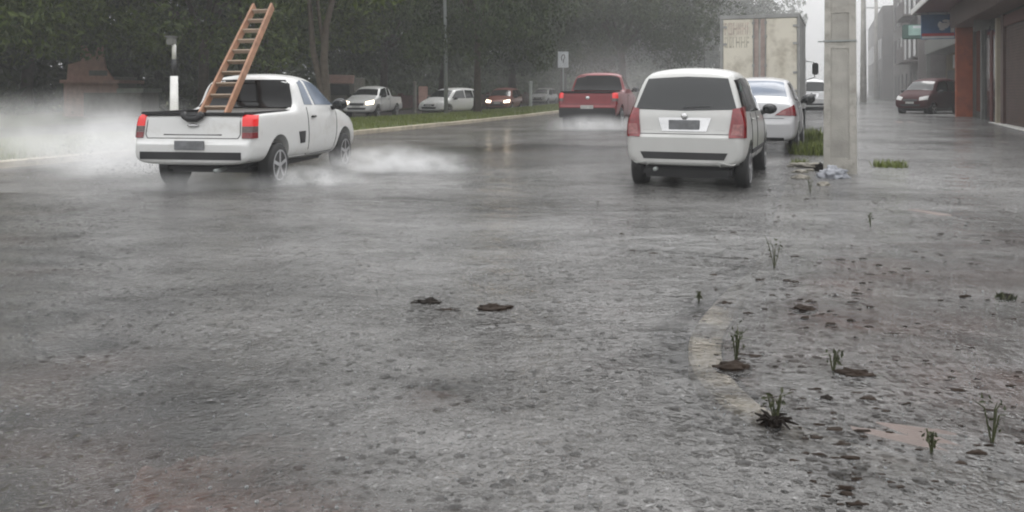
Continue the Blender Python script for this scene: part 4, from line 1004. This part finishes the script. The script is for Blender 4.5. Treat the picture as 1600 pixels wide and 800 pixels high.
def tower2():
    b = at_sn('apartment_building', 66, -17.8, 'lower pale building at the far end of the sidewalk in the mist', 'building')
    bm = bmesh.new(); box(bm, 0, 10, 0, 34, -.5, 9); fin('wall', bm, M['grey_wall'], b)
    for y in range(8):
        bm = bmesh.new(); box(bm, -.05, .02, 1.2+y*4, 3.4+y*4, 4, 6, .01); fin('window', bm, M['dark_open'], b)
        bm = bmesh.new(); box(bm, -.05, .02, .8+y*4, 3.8+y*4, .1, 2.8, .01); fin('shop_front', bm, M['shop_wall'], b)
tower2()

# ---------------------------------------------------------------- left background buildings
def house():
    global hs_
    b = empty('house', px(148, 41, -.02), R(6), label='small pink house with a stepped gable seen between the trees', cat='house')
    b.scale = (.66, .66, .84)
    bm = bmesh.new(); pr = [(-2.2, 0), (1.6, 0), (1.6, 1.9), (.75, 2.9), (.5, 4.25), (.2, 4.3), (.15, 3.9), (-.55, 3.9), (-.6, 4.2), (-1.05, 4.2), (-1.0, 3.3), (-1.9, 3.1), (-2.0, 2.1), (-2.2, 2.0)]
    f = [bm.verts.new((x, 0, z)) for x, z in pr]; h = [bm.verts.new((x, .3, z)) for x, z in pr]
    bm.faces.new(f); bm.faces.new(h[::-1])
    for i in range(len(pr)): j = (i+1) % len(pr); bm.faces.new((f[i], f[j], h[j], h[i]))
    fin('gable_wall', bm, M['house_pink'], b)
    bm = bmesh.new(); box(bm, -1.9, 1.4, .3, 5, 0, 2.4); fin('wall', bm, M['house_grey'], b)
    bm = bmesh.new(); box(bm, -2.3, 1.9, -.5, 5.2, 2.0, 2.2, .02); fin('eaves', bm, M['house_pink'], b)
    bm = bmesh.new(); box(bm, -.4, .9, -.03, .02, 2.45, 2.75); fin('gable_opening', bm, M['frame_grey'], b)
    bm = bmesh.new(); box(bm, -.7, 3.4, -.2, 4, 0, 1.45); fin('porch_wall', bm, M['house_grey'], b)
    bm = bmesh.new(); box(bm, 1.7, 3.6, -.4, 4.2, 1.45, 1.7, .02); fin('porch_roof', bm, M['roof_pale'], b)
house()
def low_wall():
    a = P(24, 15.0); 
    o = empty('boundary_wall', (a.x, a.y, 0), -TH, label='low brick red wall behind the far road', cat='wall')
    bm = bmesh.new(); y = 0
    while y < 60: box(bm, -.09, .09, y, y+2.9, -.1, .95); box(bm, -.14, .14, y+2.9, y+3.2, -.1, 1.1); y += 3.2
    fin('wall', bm, M['brickred'], o)
low_wall()
def kiosk():
    b = empty('kiosk', px(530, 52, 0), R(-12), label='small kiosk with a dull pink awning beyond the far road', cat='kiosk')
    bm = bmesh.new(); box(bm, -1.0, 1.0, 0, 1.8, 0, 2.1, .02); fin('wall', bm, M['house_grey'], b)
    bm = bmesh.new(); pr = [(-1.1, 1.75), (1.2, 1.75), (1.0, 2.25), (-.9, 2.3)]
    f = [bm.verts.new((x, -.7 if z < 2 else -.05, z)) for x, z in pr]; h = [bm.verts.new((x, -.6 if z < 2 else .05, z-.05)) for x, z in pr]
    bm.faces.new(f); bm.faces.new(h[::-1])
    for i in range(4): j = (i+1) % 4; bm.faces.new((f[i], f[j], h[j], h[i]))
    fin('awning', bm, M['house_pink'], b)
    bm = bmesh.new(); box(bm, -.7, .7, -.03, .02, 1.0, 1.7); fin('counter_opening', bm, M['plastic'], b)
kiosk()
for x, Z, h_, mt, lab in ((648, 50, 1.75, 'house_grey', 'short grey post between the oncoming pickup and the white hatchback'), (829, 52, 1.7, 'steel', 'short grey post right of the reddish brown car')):
    o = empty('post', px(x, Z, 0), label=lab, cat='post')
    bm = bmesh.new(); tube(bm, [(0, 0, -.1), (0, 0, h_)], .11, 8); fin('shaft', bm, M[mt], o)
    bm = bmesh.new(); lathe(bm, [(h_, .14), (h_+.06, .14), (h_+.1, .04)], 8, 'Z'); fin('cap', bm, M[mt], o)
o = empty('notice_board', px(661, 51, 0), R(10), label='dull pink board on a leg left of the white hatchback', cat='sign')
bm = bmesh.new(); box(bm, -.28, .28, -.04, .04, .5, 1.55, .02); fin('panel', bm, M['house_pink'], o)
bm = bmesh.new(); box(bm, -.05, .05, -.03, .03, -.1, .5); fin('leg', bm, M['steel'], o)

# ---------------------------------------------------------------- trees
def leaf_quads(bm_data, c, rr, count, size, rnd, flat=.75):
    V, Fc = bm_data
    for _ in range(count):
        while True:
            d = Vector((rnd.uniform(-1, 1), rnd.uniform(-1, 1), rnd.uniform(-1, 1)))
            if .0 < d.length < 1: break
        d = d.normalized()*(d.length**.45)
        p = c + Vector((d.x*rr, d.y*rr, d.z*rr*flat))
        s = size*rnd.uniform(.55, 1.25)
        a = Vector((rnd.gauss(0, 1), rnd.gauss(0, 1), rnd.gauss(0, .7))).normalized(); b = a.orthogonal().normalized()
        b = (Matrix.Rotation(rnd.uniform(0, 6.28), 3, a) @ b); e = a.cross(b)
        i = len(V)
        V += [p-b*s*.5, p+e*s*.22+a*s*.08, p+b*s*.5, p-e*s*.22+a*s*.08]
        Fc.append((i, i+1, i+2, i+3))
def make_tree_mesh(seed, H, Rc, zlow, nclump, leaf, size, forks=None, trunk_r=.22, lean=(0, 0)):
    rnd = random.Random(seed)
    bm = bmesh.new(); clumps = []
    if forks:
        for pts, rads in forks: tube(bm, pts, rads, 9)
        starts = [Vector(pts[-1]) for pts, _ in forks]; th = starts[0].z
    else:
        th = zlow+1.2
        pts = [(0, 0, -.3), (lean[0]*.3+rnd.uniform(-.05, .05), lean[1]*.3, th*.45), (lean[0], lean[1], th)]
        tube(bm, pts, [trunk_r*1.25, trunk_r*.92, trunk_r*.8], 10); starts = [Vector(pts[-1])]
        bmesh.ops.create_cone(bm, cap_ends=True, segments=10, radius1=trunk_r*1.7, radius2=trunk_r*1.05, depth=.5, matrix=Matrix.Translation((0, 0, 0)))
    for k in range(11):
        st = starts[k % len(starts)]; a = k*2.4+rnd.uniform(-.4, .4); el = rnd.uniform(.15, 1.25)
        Lh = Rc*rnd.uniform(.65, .95)*math.cos(el*.6); Lz = (H-th)*.8*math.sin(el)
        e = st+Vector((math.cos(a)*Lh, math.sin(a)*Lh, Lz)); m1 = st.lerp(e, .45)+Vector((0, 0, .4))
        tube(bm, [st-Vector((0, 0, .2)), m1, e], [trunk_r*.5, trunk_r*.3, trunk_r*.1], 7)
        for j in range(3):
            t = rnd.uniform(.4, .95); q = m1.lerp(e, t); e2 = q+Vector((rnd.uniform(-1, 1), rnd.uniform(-1, 1), rnd.uniform(-.7, .6)))*Rc*.3
            tube(bm, [q, e2], [trunk_r*.16, trunk_r*.05], 5)
    V, Fc = [], []
    for k in range(nclump):
        u = rnd.uniform(0, 1); a = rnd.uniform(0, 6.28); rad = math.sqrt(rnd.uniform(.04, 1))
        z = zlow+.4+(H-zlow)*u
        prof = math.sin(math.pi*min(1, .16+.84*(u**.7)))**.6 if u < .98 else .3
        prof = max(.35, prof)
        c = Vector((math.cos(a)*Rc*rad*prof, math.sin(a)*Rc*rad*prof, z+rnd.uniform(-.5, .4)))
        leaf_quads((V, Fc), c, rnd.uniform(.7, 1.35)*Rc/6, leaf, size, rnd)
    tm = bpy.data.meshes.new('trunk'); bmesh.ops.recalc_face_normals(bm, faces=bm.faces[:]); bm.to_mesh(tm); bm.free()
    for p in tm.polygons: p.use_smooth = True
    cm = bpy.data.meshes.new('crown'); cm.from_pydata(V, [], Fc); cm.update()
    return tm, cm
def tree(tm, cm, loc, rz, s, lm, bk, label, group):
    root = empty('tree', loc, rz, label=label, cat='tree', group=group); root.scale = (s, s, s)
    a = bpy.data.objects.new('trunk', tm); C.objects.link(a); a.parent = root
    b = bpy.data.objects.new('crown', cm); C.objects.link(b); b.parent = root
    for o, m_ in ((a, bk), (b, lm)):
        if not o.data.materials: o.data.materials.append(None)
        o.material_slots[0].link = 'OBJECT'; o.material_slots[0].material = m_
    return root
tA = make_tree_mesh(11, 13, 6.8, 2.6, 160, 250, .28, trunk_r=.25)
tB = make_tree_mesh(12, 15, 8.0, 2.9, 190, 300, .30, trunk_r=.30, lean=(.4, 0))
# forked tree whose twin trunks show behind the pickup
fk = [([(0, 0, -.3), (.02, 0, .5), (-.10, 0, 1.3), (-.42, .1, 2.6), (-.52, .1, 4.0), (-.7, 0, 5.4)], [.17, .14, .12, .10, .08, .06]),
      ([(.02, 0, .3), (.06, 0, 1.2), (-.02, 0, 2.2), (.05, 0, 3.4), (.30, 0, 4.4), (.35, 0, 5.8)], [.15, .15, .13, .11, .09, .06]),
      ([(.0, 0, 2.6), (-.14, 0, 3.4), (-.28, 0, 4.6), (-.2, .2, 5.6)], [.08, .06, .05, .04])]
tF = make_tree_mesh(13, 9.5, 4.2, 3.9, 80, 110, .30, forks=fk, trunk_r=.16)
G1 = 'trees on the grass median'; G2 = 'trees along the park side of the far road'
tree(*tF, px(507, 28.3, .1), 0, 1, M['leaf'], M['bark_pale'], 'tree with twin slender trunks rising behind the white pickup cab', G1)
tree(*tA, px(746, 41, .1), 1.0, .95, M['leaf_dark'], M['bark'], 'dark median tree with a thick trunk right of the street lamp', G1).scale = (.72, .72, 1.1)
tree(*tB, px(975, 60, .1), 2.0, .95, M['leaf_grey'], M['bark'], 'hazy median tree directly behind the red pickup', G1)
tree(*tB, px(1040, 84, .1), .4, 1.15, M['leaf_grey'], M['bark'], 'hazy median tree behind the roof of the white minivan', G1)
tree(*tB, px(1098, 98, .1), 4.0, 1.35, M['leaf_grey'], M['bark'], 'farthest hazy tree whose crown ends over the cargo truck', G1)
data = [(-60, 30, 1.15, 'A', 'leaf', 'tree at the left edge of the photo'), (40, 46, 1.12, 'B', 'leaf', 'broad green tree left of the pink house'),
        (318, 40, 1.06, 'A', 'leaf', 'green tree behind the white post and the ladder'), (425, 47, 1.15, 'B', 'leaf', 'green tree behind the top of the ladder'),
        (600, 58, 1.1, 'A', 'leaf_dark', 'dark tree above the oncoming white pickup'), (690, 64, 1.2, 'B', 'leaf_dark', 'dark tree behind the street lamp pole'),
        (800, 76, 1.3, 'B', 'leaf_dark', 'dark tree above the reddish brown car'), (880, 92, 1.5, 'A', 'leaf_dark', 'dark tree behind the road sign')]
for i, (x, Z, s, kd, lm, lab) in enumerate(data):
    tm = tA if kd == 'A' else tB
    tree(*tm, px(x, Z, 0), i*1.3, s, M[lm], M['bark'], lab, G2)
# far woodland mass (trunks and leaves), one piece of stuff
rnd = random.Random(5); V, Fc = [], []
for k in range(2300):
    s = rnd.uniform(-35, 190); n = rnd.uniform(26, 44); p = P2(s, n)
    z = rnd.uniform(.4, 17) if rnd.random() < .62 else rnd.uniform(.2, 5)
    leaf_quads((V, Fc), Vector((p.x, p.y, z)), rnd.uniform(1.3, 2.6), 42, .85, rnd)
for k in range(170):
    s = rnd.uniform(-10, 150); n = rnd.uniform(20, 30); p = P2(s, n)
    if abs((p.x/p.y*F+800)-165) < 100: continue
    leaf_quads((V, Fc), Vector((p.x, p.y, rnd.uniform(.3, 1.5))), rnd.uniform(.8, 1.5), 60, .4, rnd)
for k in range(800):
    s = rnd.uniform(85, 230); n = rnd.uniform(9, 26); p = P2(s, n)
    leaf_quads((V, Fc), Vector((p.x, p.y, rnd.uniform(1.5, 22))), rnd.uniform(1.6, 3.0), 42, .9, rnd)
for k in range(150):
    s = rnd.uniform(-6, 34); n = rnd.uniform(29, 34); p = P2(s, n)
    leaf_quads((V, Fc), Vector((p.x, p.y, rnd.uniform(.3, 6))), rnd.uniform(1.0, 1.8), 90, .5, rnd)
cm = bpy.data.meshes.new('woodland'); cm.from_pydata(V, [], Fc); cm.update()
tag(link('woodland', cm, M['leaf_dark']), label='dense dark park woodland behind the far road', cat='woodland', kind='stuff')

# ---------------------------------------------------------------- grass, weeds, debris
def blades(V, Fc, c, n, rad, h, wd, rnd, lean=.35):
    for _ in range(n):
        a = rnd.uniform(0, 6.28); r_ = rad*math.sqrt(rnd.random()); b = c+Vector((math.cos(a)*r_, math.sin(a)*r_, -.02))
        hh = h*rnd.uniform(.5, 1.1); la = rnd.uniform(0, 6.28); t = b+Vector((math.cos(la)*hh*lean*rnd.random(), math.sin(la)*hh*lean*rnd.random(), hh))
        q = Vector((math.cos(la+1.57), math.sin(la+1.57), 0))*wd*.5; m_ = b.lerp(t, .55)+Vector((0, 0, hh*.1))
        i = len(V); V += [b-q, b+q, m_+q*.8, m_-q*.8, t]; Fc += [(i, i+1, i+2, i+3), (i+3, i+2, i+4)]
V, Fc = [], []
for k in range(5200):
    s = rnd.uniform(-14, 34); n = rnd.uniform(.25, 5.5); blades(V, Fc, P(s, n, medz(s, n)), 6, .18, .16, .018, rnd)
me = bpy.data.meshes.new('median_grass'); me.from_pydata(V, [], Fc); tag(link('median_grass', me, M['grass']), label='wet green grass on the median strip', cat='grass', kind='stuff')
def tuft(pxx, pyy, rad, h, n, label, mat='weed', group='weeds growing through the flooded kerb', wd=.012, cat='weed'):
    Z = 1755/(pyy-140); V, Fc = [], []; blades(V, Fc, Vector((0, 0, 0)), n, rad, h, wd, rnd, .7)
    me = bpy.data.meshes.new('weed'); me.from_pydata(V, [], Fc)
    o = link('weed', me, M[mat]); o.location = px(pxx, Z, 0); tag(o, label, cat, group); return o
def stem_weed(pxx, pyy, h, label, seed, n=3):
    h *= .8; n += 2
    Z = 1755/(pyy-140); r_ = random.Random(seed)
    root = empty('weed', px(pxx, Z, 0), label=label, cat='weed', group='weeds growing through the flooded kerb')
    V, Fc = [], []; bm = bmesh.new()
    for k in range(n):
        t = Vector((r_.uniform(-.3, .3)*h, r_.uniform(-.2, .2)*h, h*r_.uniform(.6, 1))); m_ = t*.5+Vector((r_.uniform(-.06, .06)*h, 0, .04))
        tube(bm, [(0, 0, -.02), m_, t+Vector((r_.uniform(-.2, .2)*h, 0, -.1*h))], [.0035, .003, .001], 5)
        for j in range(5):
            c = Vector((0, 0, 0)).lerp(t, r_.uniform(.3, 1))
            leaf_quads((V, Fc), c, .02, 1, .024*r_.uniform(.7, 1.5), r_)
    fin('stem', bm, M['weed'], root)
    me = bpy.data.meshes.new('leaves'); me.from_pydata(V, [], Fc); link('leaves', me, M['weed'], root)
tuft(1390, 262, .28, .15, 260, 'wide low grass tuft right of the thick concrete pole', 'grass', wd=.014, cat='grass tuft')
tuft(1268, 243, .42, .30, 520, 'green bush of weeds between the sedan and the concrete pole', 'grass', wd=.02, cat='bush')
tuft(1274, 226, .34, .40, 340, 'taller weeds just behind the kerb bush at the sedan tail', 'grass', wd=.02, cat='bush')
tuft(1248, 258, .16, .14, 90, 'small grass patch at the left end of the kerb rubble', 'grass', cat='grass tuft')
stem_weed(1210, 416, .36, 'thin leafy weed standing alone above the submerged kerb', 1)
stem_weed(1150, 566, .27, 'leafy weed growing out of the small mud mound', 2, 4)
stem_weed(1212, 662, .20, 'short weed sticking out of the blackest debris clump', 3, 3)
stem_weed(1266, 300, .38, 'dark twiggy weed leaning beside the pole rubble', 4, 2)
stem_weed(1550, 690, .22, 'bare twig weed near the lower right corner', 5, 2)
stem_weed(1302, 580, .18, 'small weed right of the mud mound', 6, 3)
stem_weed(1092, 470, .07, 'tiny sprout left of the submerged kerb', 7, 2)
stem_weed(1360, 352, .22, 'blurred little weed below the wide grass tuft', 8, 3)
stem_weed(1456, 706, .13, 'low weed in the lower right water', 9, 3)
tuft(1570, 466, .06, .06, 60, 'small dark green tuft near the right edge', 'weed')
def lump(name, pxx, pyy, rx, ry, h, mat, label, cat, group, seed, amp=.35, dz=-.01):
    Z = 1755/(pyy-140); bm = bmesh.new(); bmesh.ops.create_icosphere(bm, subdivisions=4, radius=1)
    for v in bm.verts:
        d = 1+amp*noise.noise(v.co*2.2+Vector((seed, 0, 0)))+amp*.5*noise.noise(v.co*5+Vector((0, seed, 0)))
        v.co = Vector((v.co.x*rx*d, v.co.y*ry*d, v.co.z*h*d))
    o = fin(name, bm, M[mat], None, True); o.location = px(pxx, Z, dz); tag(o, label, cat, group); return o
GD = 'debris sticking out of the flood water'
lump('debris', 669, 472, .085, .06, .028, 'debris', 'small black debris lump in mid road, left of the long one', 'debris', GD, 1, .6)
lump('debris', 772, 483, .12, .055, .03, 'mud', 'long brown debris lump in mid road', 'debris', GD, 2, .6)
lump('debris', 700, 484, .08, .03, .014, 'mud', 'thin scrap of debris between the two mid road lumps', 'debris', GD, 3, .8)
lump('mud_mound', 1145, 574, .085, .06, .035, 'mud', 'rounded mud mound beside the submerged kerb', 'mud mound', GD, 4)
lump('mud_mound', 1335, 584, .09, .05, .025, 'mud', 'flat mud mound right of the kerb', 'mud mound', GD, 5, .6)
lump('debris', 1292, 622, .03, .025, .02, 'debris', 'small dark stone right of the kerb', 'stone', GD, 6)
lump('debris', 1255, 482, .07, .05, .025, 'mud', 'dark greenish clod by the far bend of the kerb', 'debris', GD, 7, .6)
lump('debris', 1310, 694, .055, .02, .012, 'mud', 'thin brown scrap lying on the near kerb', 'debris', GD, 8, .6)
lump('debris', 1135, 473, .05, .035, .015, 'mud', 'small brown clod at the far end of the pale kerb band', 'debris', GD, 9, .6)
lump('debris', 1570, 462, .05, .03, .025, 'debris', 'dark clod near the right edge', 'debris', GD, 10, .6)
V, Fc = [], []; rc_ = random.Random(77)
ico = bmesh.new(); bmesh.ops.create_icosphere(ico, subdivisions=2, radius=1); iv = [v.co.copy() for v in ico.verts]; iff = [[v.index for v in f.verts] for f in ico.faces]; ico.free()
for k in range(1500):
    Zc = 2.7*math.exp(rc_.random()*math.log(4.2)); xc = rc_.uniform(1.0, 1.0+.75*Zc)
    if noise.noise((xc*1.3, Zc*1.3, 31)) < rc_.uniform(-.25, .3): continue
    a = rc_.uniform(.006, .015)*rc_.choice((.5, 1, 1, 1.8)); b_ = a*rc_.uniform(.4, .9); h_ = a*rc_.uniform(.2, .5); i0 = len(V)
    for v in iv:
        d = 1+.8*noise.noise(v*1.7+Vector((k, 0, 0))); V.append(Vector((xc+v.x*a*d*1.4, Zc+v.y*b_*d, gz(xc, Zc)-h_*.25+v.z*h_*d)))
    Fc += [tuple(i0+q for q in f) for f in iff]
me = bpy.data.meshes.new('mud_clods'); me.from_pydata(V, [], Fc); tag(link('mud_clods', me, M['mud'], None, True), label='small clods and grit poking out of the water on the sidewalk', cat='clods', kind='stuff')
# spiky black clump on the kerb
Z = 1755/(664-140); root = empty('debris', px(1208, Z, 0), label='spiky black debris clump sitting on the pale near kerb', cat='debris', group=GD)
bm = bmesh.new(); r_ = random.Random(4)
for k in range(16):
    a = r_.uniform(0, 6.28); l_ = r_.uniform(.04, .11)
    tube(bm, [(0, 0, .01), (math.cos(a)*l_*.5, math.sin(a)*l_*.5, .03*r_.random()+.01), (math.cos(a)*l_, math.sin(a)*l_*.8, r_.uniform(0, .045))], [.012, .008, .003], 5)
fin('twigs', bm, M['debris'], root)
bm = bmesh.new(); bmesh.ops.create_icosphere(bm, subdivisions=3, radius=1)
for v in bm.verts: v.co = Vector((v.co.x*.03, v.co.y*.03, v.co.z*.03))*(1+.5*noise.noise(v.co*3))
fin('clump', bm, M['debris'], root)
# rubble and bag at the pole base
r_ = random.Random(9); GR = 'rubble stones at the foot of the concrete pole'
for k in range(16):
    x = r_.uniform(1240, 1332); y = r_.uniform(262, 292); Zz = 1755/(y-140); sz = r_.uniform(.04, .10)
    bm = bmesh.new(); bmesh.ops.create_icosphere(bm, subdivisions=2, radius=1)
    for v in bm.verts: v.co = Vector((v.co.x*sz*1.4, v.co.y*sz, v.co.z*sz*.6))*(1+.5*noise.noise(v.co*1.6+Vector((k, 0, 0))))
    o = fin('rubble_stone', bm, M['rubble']); o.location = px(x, Zz, .01); tag(o, 'pale broken stone in the rubble at the foot of the concrete pole', 'stone', GR)
lump('plastic_bag', 1302, 278, .21, .16, .13, 'bag', 'crumpled white plastic bag against the foot of the concrete pole', 'plastic bag', None, 12, .55, .03)
lump('concrete_chunk', 1262, 262, .30, .22, .07, 'rubble', 'pale concrete chunk left of the concrete pole', 'concrete chunk', None, 14, .5, .0)
lump('cardboard_scrap', 1282, 268, .09, .09, .10, 'debris', 'black scrap wedged between the bag and the concrete chunk', 'scrap', None, 15, .5, .02)

# ---------------------------------------------------------------- splashes
def water_splash_mat():
    m, t, b = nodes('splash_water'); b.inputs['Base Color'].default_value = (.55, .56, .56, 1); b.inputs['Roughness'].default_value = .15
    b.inputs['IOR'].default_value = 1.33; b.inputs['Transmission Weight'].default_value = .35
    return m
M['splash'] = water_splash_mat()
rnd = random.Random(21); V, Fc = [], []
def crown_splash(c, r, h, k=7):
    i = len(V); 
    for j in range(k):
        a = j*6.283/k; V.append(c+Vector((math.cos(a)*r, math.sin(a)*r, -.002)))
    for j in range(k):
        a = j*6.283/k; q = 1.25; V.append(c+Vector((math.cos(a)*r*q, math.sin(a)*r*q, h*rnd.uniform(.4, 1.1))))
    for j in range(k):
        a = j*6.283/k; V.append(c+Vector((math.cos(a)*r*.75, math.sin(a)*r*.75, -.004)))
    for j in range(k):
        l = (j+1) % k; Fc.append((i+j, i+l, i+k+l, i+k+j)); Fc.append((i+k+j, i+k+l, i+2*k+l, i+2*k+j))
for n_ in range(2200):
    Z = 2.4*math.exp(rnd.random()*math.log(16/2.4)); x = rnd.uniform(-.66, .66)*Z
    if (Vector((x, Z)) - Vector((2.9, 13))).length < 1.6: continue
    sz = rnd.uniform(.3, .8)
    sz = sz*rnd.choice((.6, .8, .8, 1.0, 1.5)); crown_splash(Vector((x, Z, gz(x, Z))), .006*sz, .005*sz, 6)
me = bpy.data.meshes.new('rain_splashes'); me.from_pydata(V, [], Fc); tag(link('rain_splashes', me, M['splash']), label='tiny rain splashes all over the flooded street', cat='splashes', kind='stuff')

def vol_mat(name, dens, scale, lo, hi, col=(.99, .99, .99), stretch=(1, 1, 1)):
    m = bpy.data.materials.new(name); m.use_nodes = True; t = m.node_tree; t.nodes.clear(); L = t.links.new; nn = t.nodes.new
    tc = nn('ShaderNodeTexCoord'); ln = nn('ShaderNodeVectorMath'); ln.operation = 'LENGTH'; L(tc.outputs['Object'], ln.inputs[0])
    mr = nn('ShaderNodeMapRange'); mr.interpolation_type = 'SMOOTHSTEP'; mr.inputs[1].default_value = 1.0; mr.inputs[2].default_value = .1; mr.inputs[3].default_value = 0; mr.inputs[4].default_value = 1
    L(ln.outputs['Value'], mr.inputs[0])
    g = nn('ShaderNodeNewGeometry'); n = nn('ShaderNodeTexNoise'); n.inputs['Scale'].default_value = scale; n.inputs['Detail'].default_value = 5; mp = nn('ShaderNodeMapping'); mp.inputs['Scale'].default_value = stretch; mp.inputs['Rotation'].default_value = (0, .35, 0); L(g.outputs['Position'], mp.inputs[0]); L(mp.outputs[0], n.inputs['Vector'])
    m2 = nn('ShaderNodeMapRange'); m2.inputs[1].default_value = lo; m2.inputs[2].default_value = hi; L(n.outputs['Fac'], m2.inputs[0])
    a = nn('ShaderNodeMath'); a.operation = 'MULTIPLY'; L(mr.outputs[0], a.inputs[0]); L(m2.outputs[0], a.inputs[1])
    b = nn('ShaderNodeMath'); b.operation = 'MULTIPLY'; b.inputs[1].default_value = dens; L(a.outputs[0], b.inputs[0])
    v = nn('ShaderNodeVolumePrincipled'); v.inputs['Color'].default_value = col+(1,); L(b.outputs[0], v.inputs['Density'])
    o = nn('ShaderNodeOutputMaterial'); L(v.outputs[0], o.inputs['Volume']); return m
def puff(name, loc, sc_, rz, mat, label, cat='spray', group='water spray thrown up by the traffic'):
    bm = bmesh.new(); bmesh.ops.create_icosphere(bm, subdivisions=3, radius=1)
    o = fin(name, bm, mat, None, True); o.location = loc; o.scale = sc_; o.rotation_euler = (0, 0, rz)
    tag(o, label, cat, group, 'stuff'); return o
V1 = vol_mat('spray_left', 1.1, 1.5, .36, .7); V2 = vol_mat('spray_wheel', 4.2, 3.5, .34, .72, stretch=(.9, 1, 1.6)); V3 = vol_mat('spray_soft', 1.9, 2.5, .25, .7)
puff('spray_cloud', (-7.6, 14.6, .35), (3.0, 1.9, 1.15), 0, V1, 'broad pale cloud of spray left of the white pickup')
puff('spray_cloud', (-6.0, 13.2, .25), (1.6, 1.5, .8), 0, V3, 'dense low spray just left of the white pickup tail')
puff('spray_cloud', (-2.9, 11.85, .04), (1.0, .6, .30), 0, V2, 'white spray at the rear wheel of the white pickup')
puff('spray_cloud', (-2.0, 13.7, .08), (1.7, .8, .44), -.15, V2, 'white spray fanning from the front wheel of the white pickup')
puff('spray_cloud', (-11.0, 16.0, .3), (4.2, 2.2, 1.2), 0, vol_mat('spray_edge', .45, 1.1, .3, .7), 'wide pale mist at the left edge above the median kerb')
puff('spray_cloud', (-4.2, 11.3, .05), (1.4, .6, .25), 0, V3, 'thin spray under the white pickup bumper')
puff('spray_cloud', (2.6, 26.3, .15), (1.9, 1.4, .5), 0, V3, 'low spray under the red pickup')
puff('spray_cloud', (3.6, 30, 1.2), (3.5, 3.5, 2.4), 0, vol_mat('spray_trail', .09, .8, .2, .7), 'tall pale spray trailing right of the red pickup')

def droplets(centres, n, label):
    rr = random.Random(33); V, Fc = [], []
    for _ in range(n):
        cx, cy, dx, dy, hh = rr.choice(centres); t = rr.random()
        p = Vector((cx+dx*t+rr.gauss(0, .12), cy+dy*t+rr.gauss(0, .12), abs(hh*4*t*(1-t)*rr.random()+rr.gauss(0, .03)))); q = rr.uniform(.002, .0065)*(1 if rr.random() < .9 else 1.7)
        i = len(V); V += [p+Vector(v)*q for v in ((1.3, 0, 0), (-1.3, 0, 0), (0, 1, 0), (0, -1, 0), (0, 0, 1), (0, 0, -1))]
        Fc += [(i+a, i+b, i+c) for a, b, c in ((0, 2, 4), (2, 1, 4), (1, 3, 4), (3, 0, 4), (2, 0, 5), (1, 2, 5), (3, 1, 5), (0, 3, 5))]
    me = bpy.data.meshes.new('splash_droplets'); me.from_pydata(V, [], Fc)
    tag(link('splash_droplets', me, M['splash']), label=label, cat='droplets', kind='stuff')
droplets([(-3.25, 11.8, 1.1, -.1, .34), (-3.3, 11.9, .7, -.5, .3), (-2.5, 14.2, 2.0, -.3, .40), (-2.5, 14.2, 1.4, -.8, .34), (-4.8, 12, -1.2, -.2, .35), (-5.2, 12.2, -2.2, .4, .6), (-5.4, 13, -2.6, .6, .8)], 3600, 'drops of muddy water flying off the tyres of the white pickup')
def mist():
    m = bpy.data.materials.new('rain_mist'); m.use_nodes = True; t = m.node_tree; t.nodes.clear(); L = t.links.new; nn = t.nodes.new
    g = nn('ShaderNodeNewGeometry')
    def ramp(vec, off, a, b):
        d = nn('ShaderNodeVectorMath'); d.operation = 'DOT_PRODUCT'; L(g.outputs['Position'], d.inputs[0]); d.inputs[1].default_value = (vec.x, vec.y, 0)
        mr = nn('ShaderNodeMapRange'); mr.interpolation_type = 'SMOOTHSTEP'; mr.inputs[1].default_value = a+off; mr.inputs[2].default_value = b+off; L(d.outputs['Value'], mr.inputs[0]); return mr.outputs[0]
    a = ramp(D, K.dot(D), 10, 80); b = ramp(N, K.dot(N), 14, -4)
    q = nn('ShaderNodeMath'); q.operation = 'MULTIPLY'; L(a, q.inputs[0]); L(b, q.inputs[1])
    q2 = nn('ShaderNodeMath'); q2.operation = 'MULTIPLY'; L(q.outputs[0], q2.inputs[0]); q2.inputs[1].default_value = .013
    v = nn('ShaderNodeVolumePrincipled'); v.inputs['Color'].default_value = (.99, .99, .99, 1); L(q2.outputs[0], v.inputs['Density'])
    o = nn('ShaderNodeOutputMaterial'); L(v.outputs[0], o.inputs['Volume'])
    bm = bmesh.new()
    c = [P2(2, -45), P2(2, 14), P2(120, 14), P2(160, 14), P2(160, -45)]
    f = [bm.verts.new((p.x, p.y, -.6)) for p in c]; h = [bm.verts.new((p.x, p.y, 30)) for p in c]
    bm.faces.new(f); bm.faces.new(h)
    for i in range(5): j = (i+1) % 5; bm.faces.new((f[i], f[j], h[j], h[i]))
    tag(fin('rain_mist', bm, m), label='pale curtain of rain filling the far end of the street', cat='rain mist', kind='stuff')
    m = bpy.data.materials.new('haze'); m.use_nodes = True; t = m.node_tree; t.nodes.clear()
    v = t.nodes.new('ShaderNodeVolumePrincipled'); v.inputs['Color'].default_value = (.95, .955, .96, 1); v.inputs['Density'].default_value = .0016
    o = t.nodes.new('ShaderNodeOutputMaterial'); t.links.new(v.outputs[0], o.inputs['Volume'])
    bm = bmesh.new(); box(bm, -220, 220, -70, 360, -1.5, 34)
    tag(fin('haze', bm, m), kind='stuff')
mist()
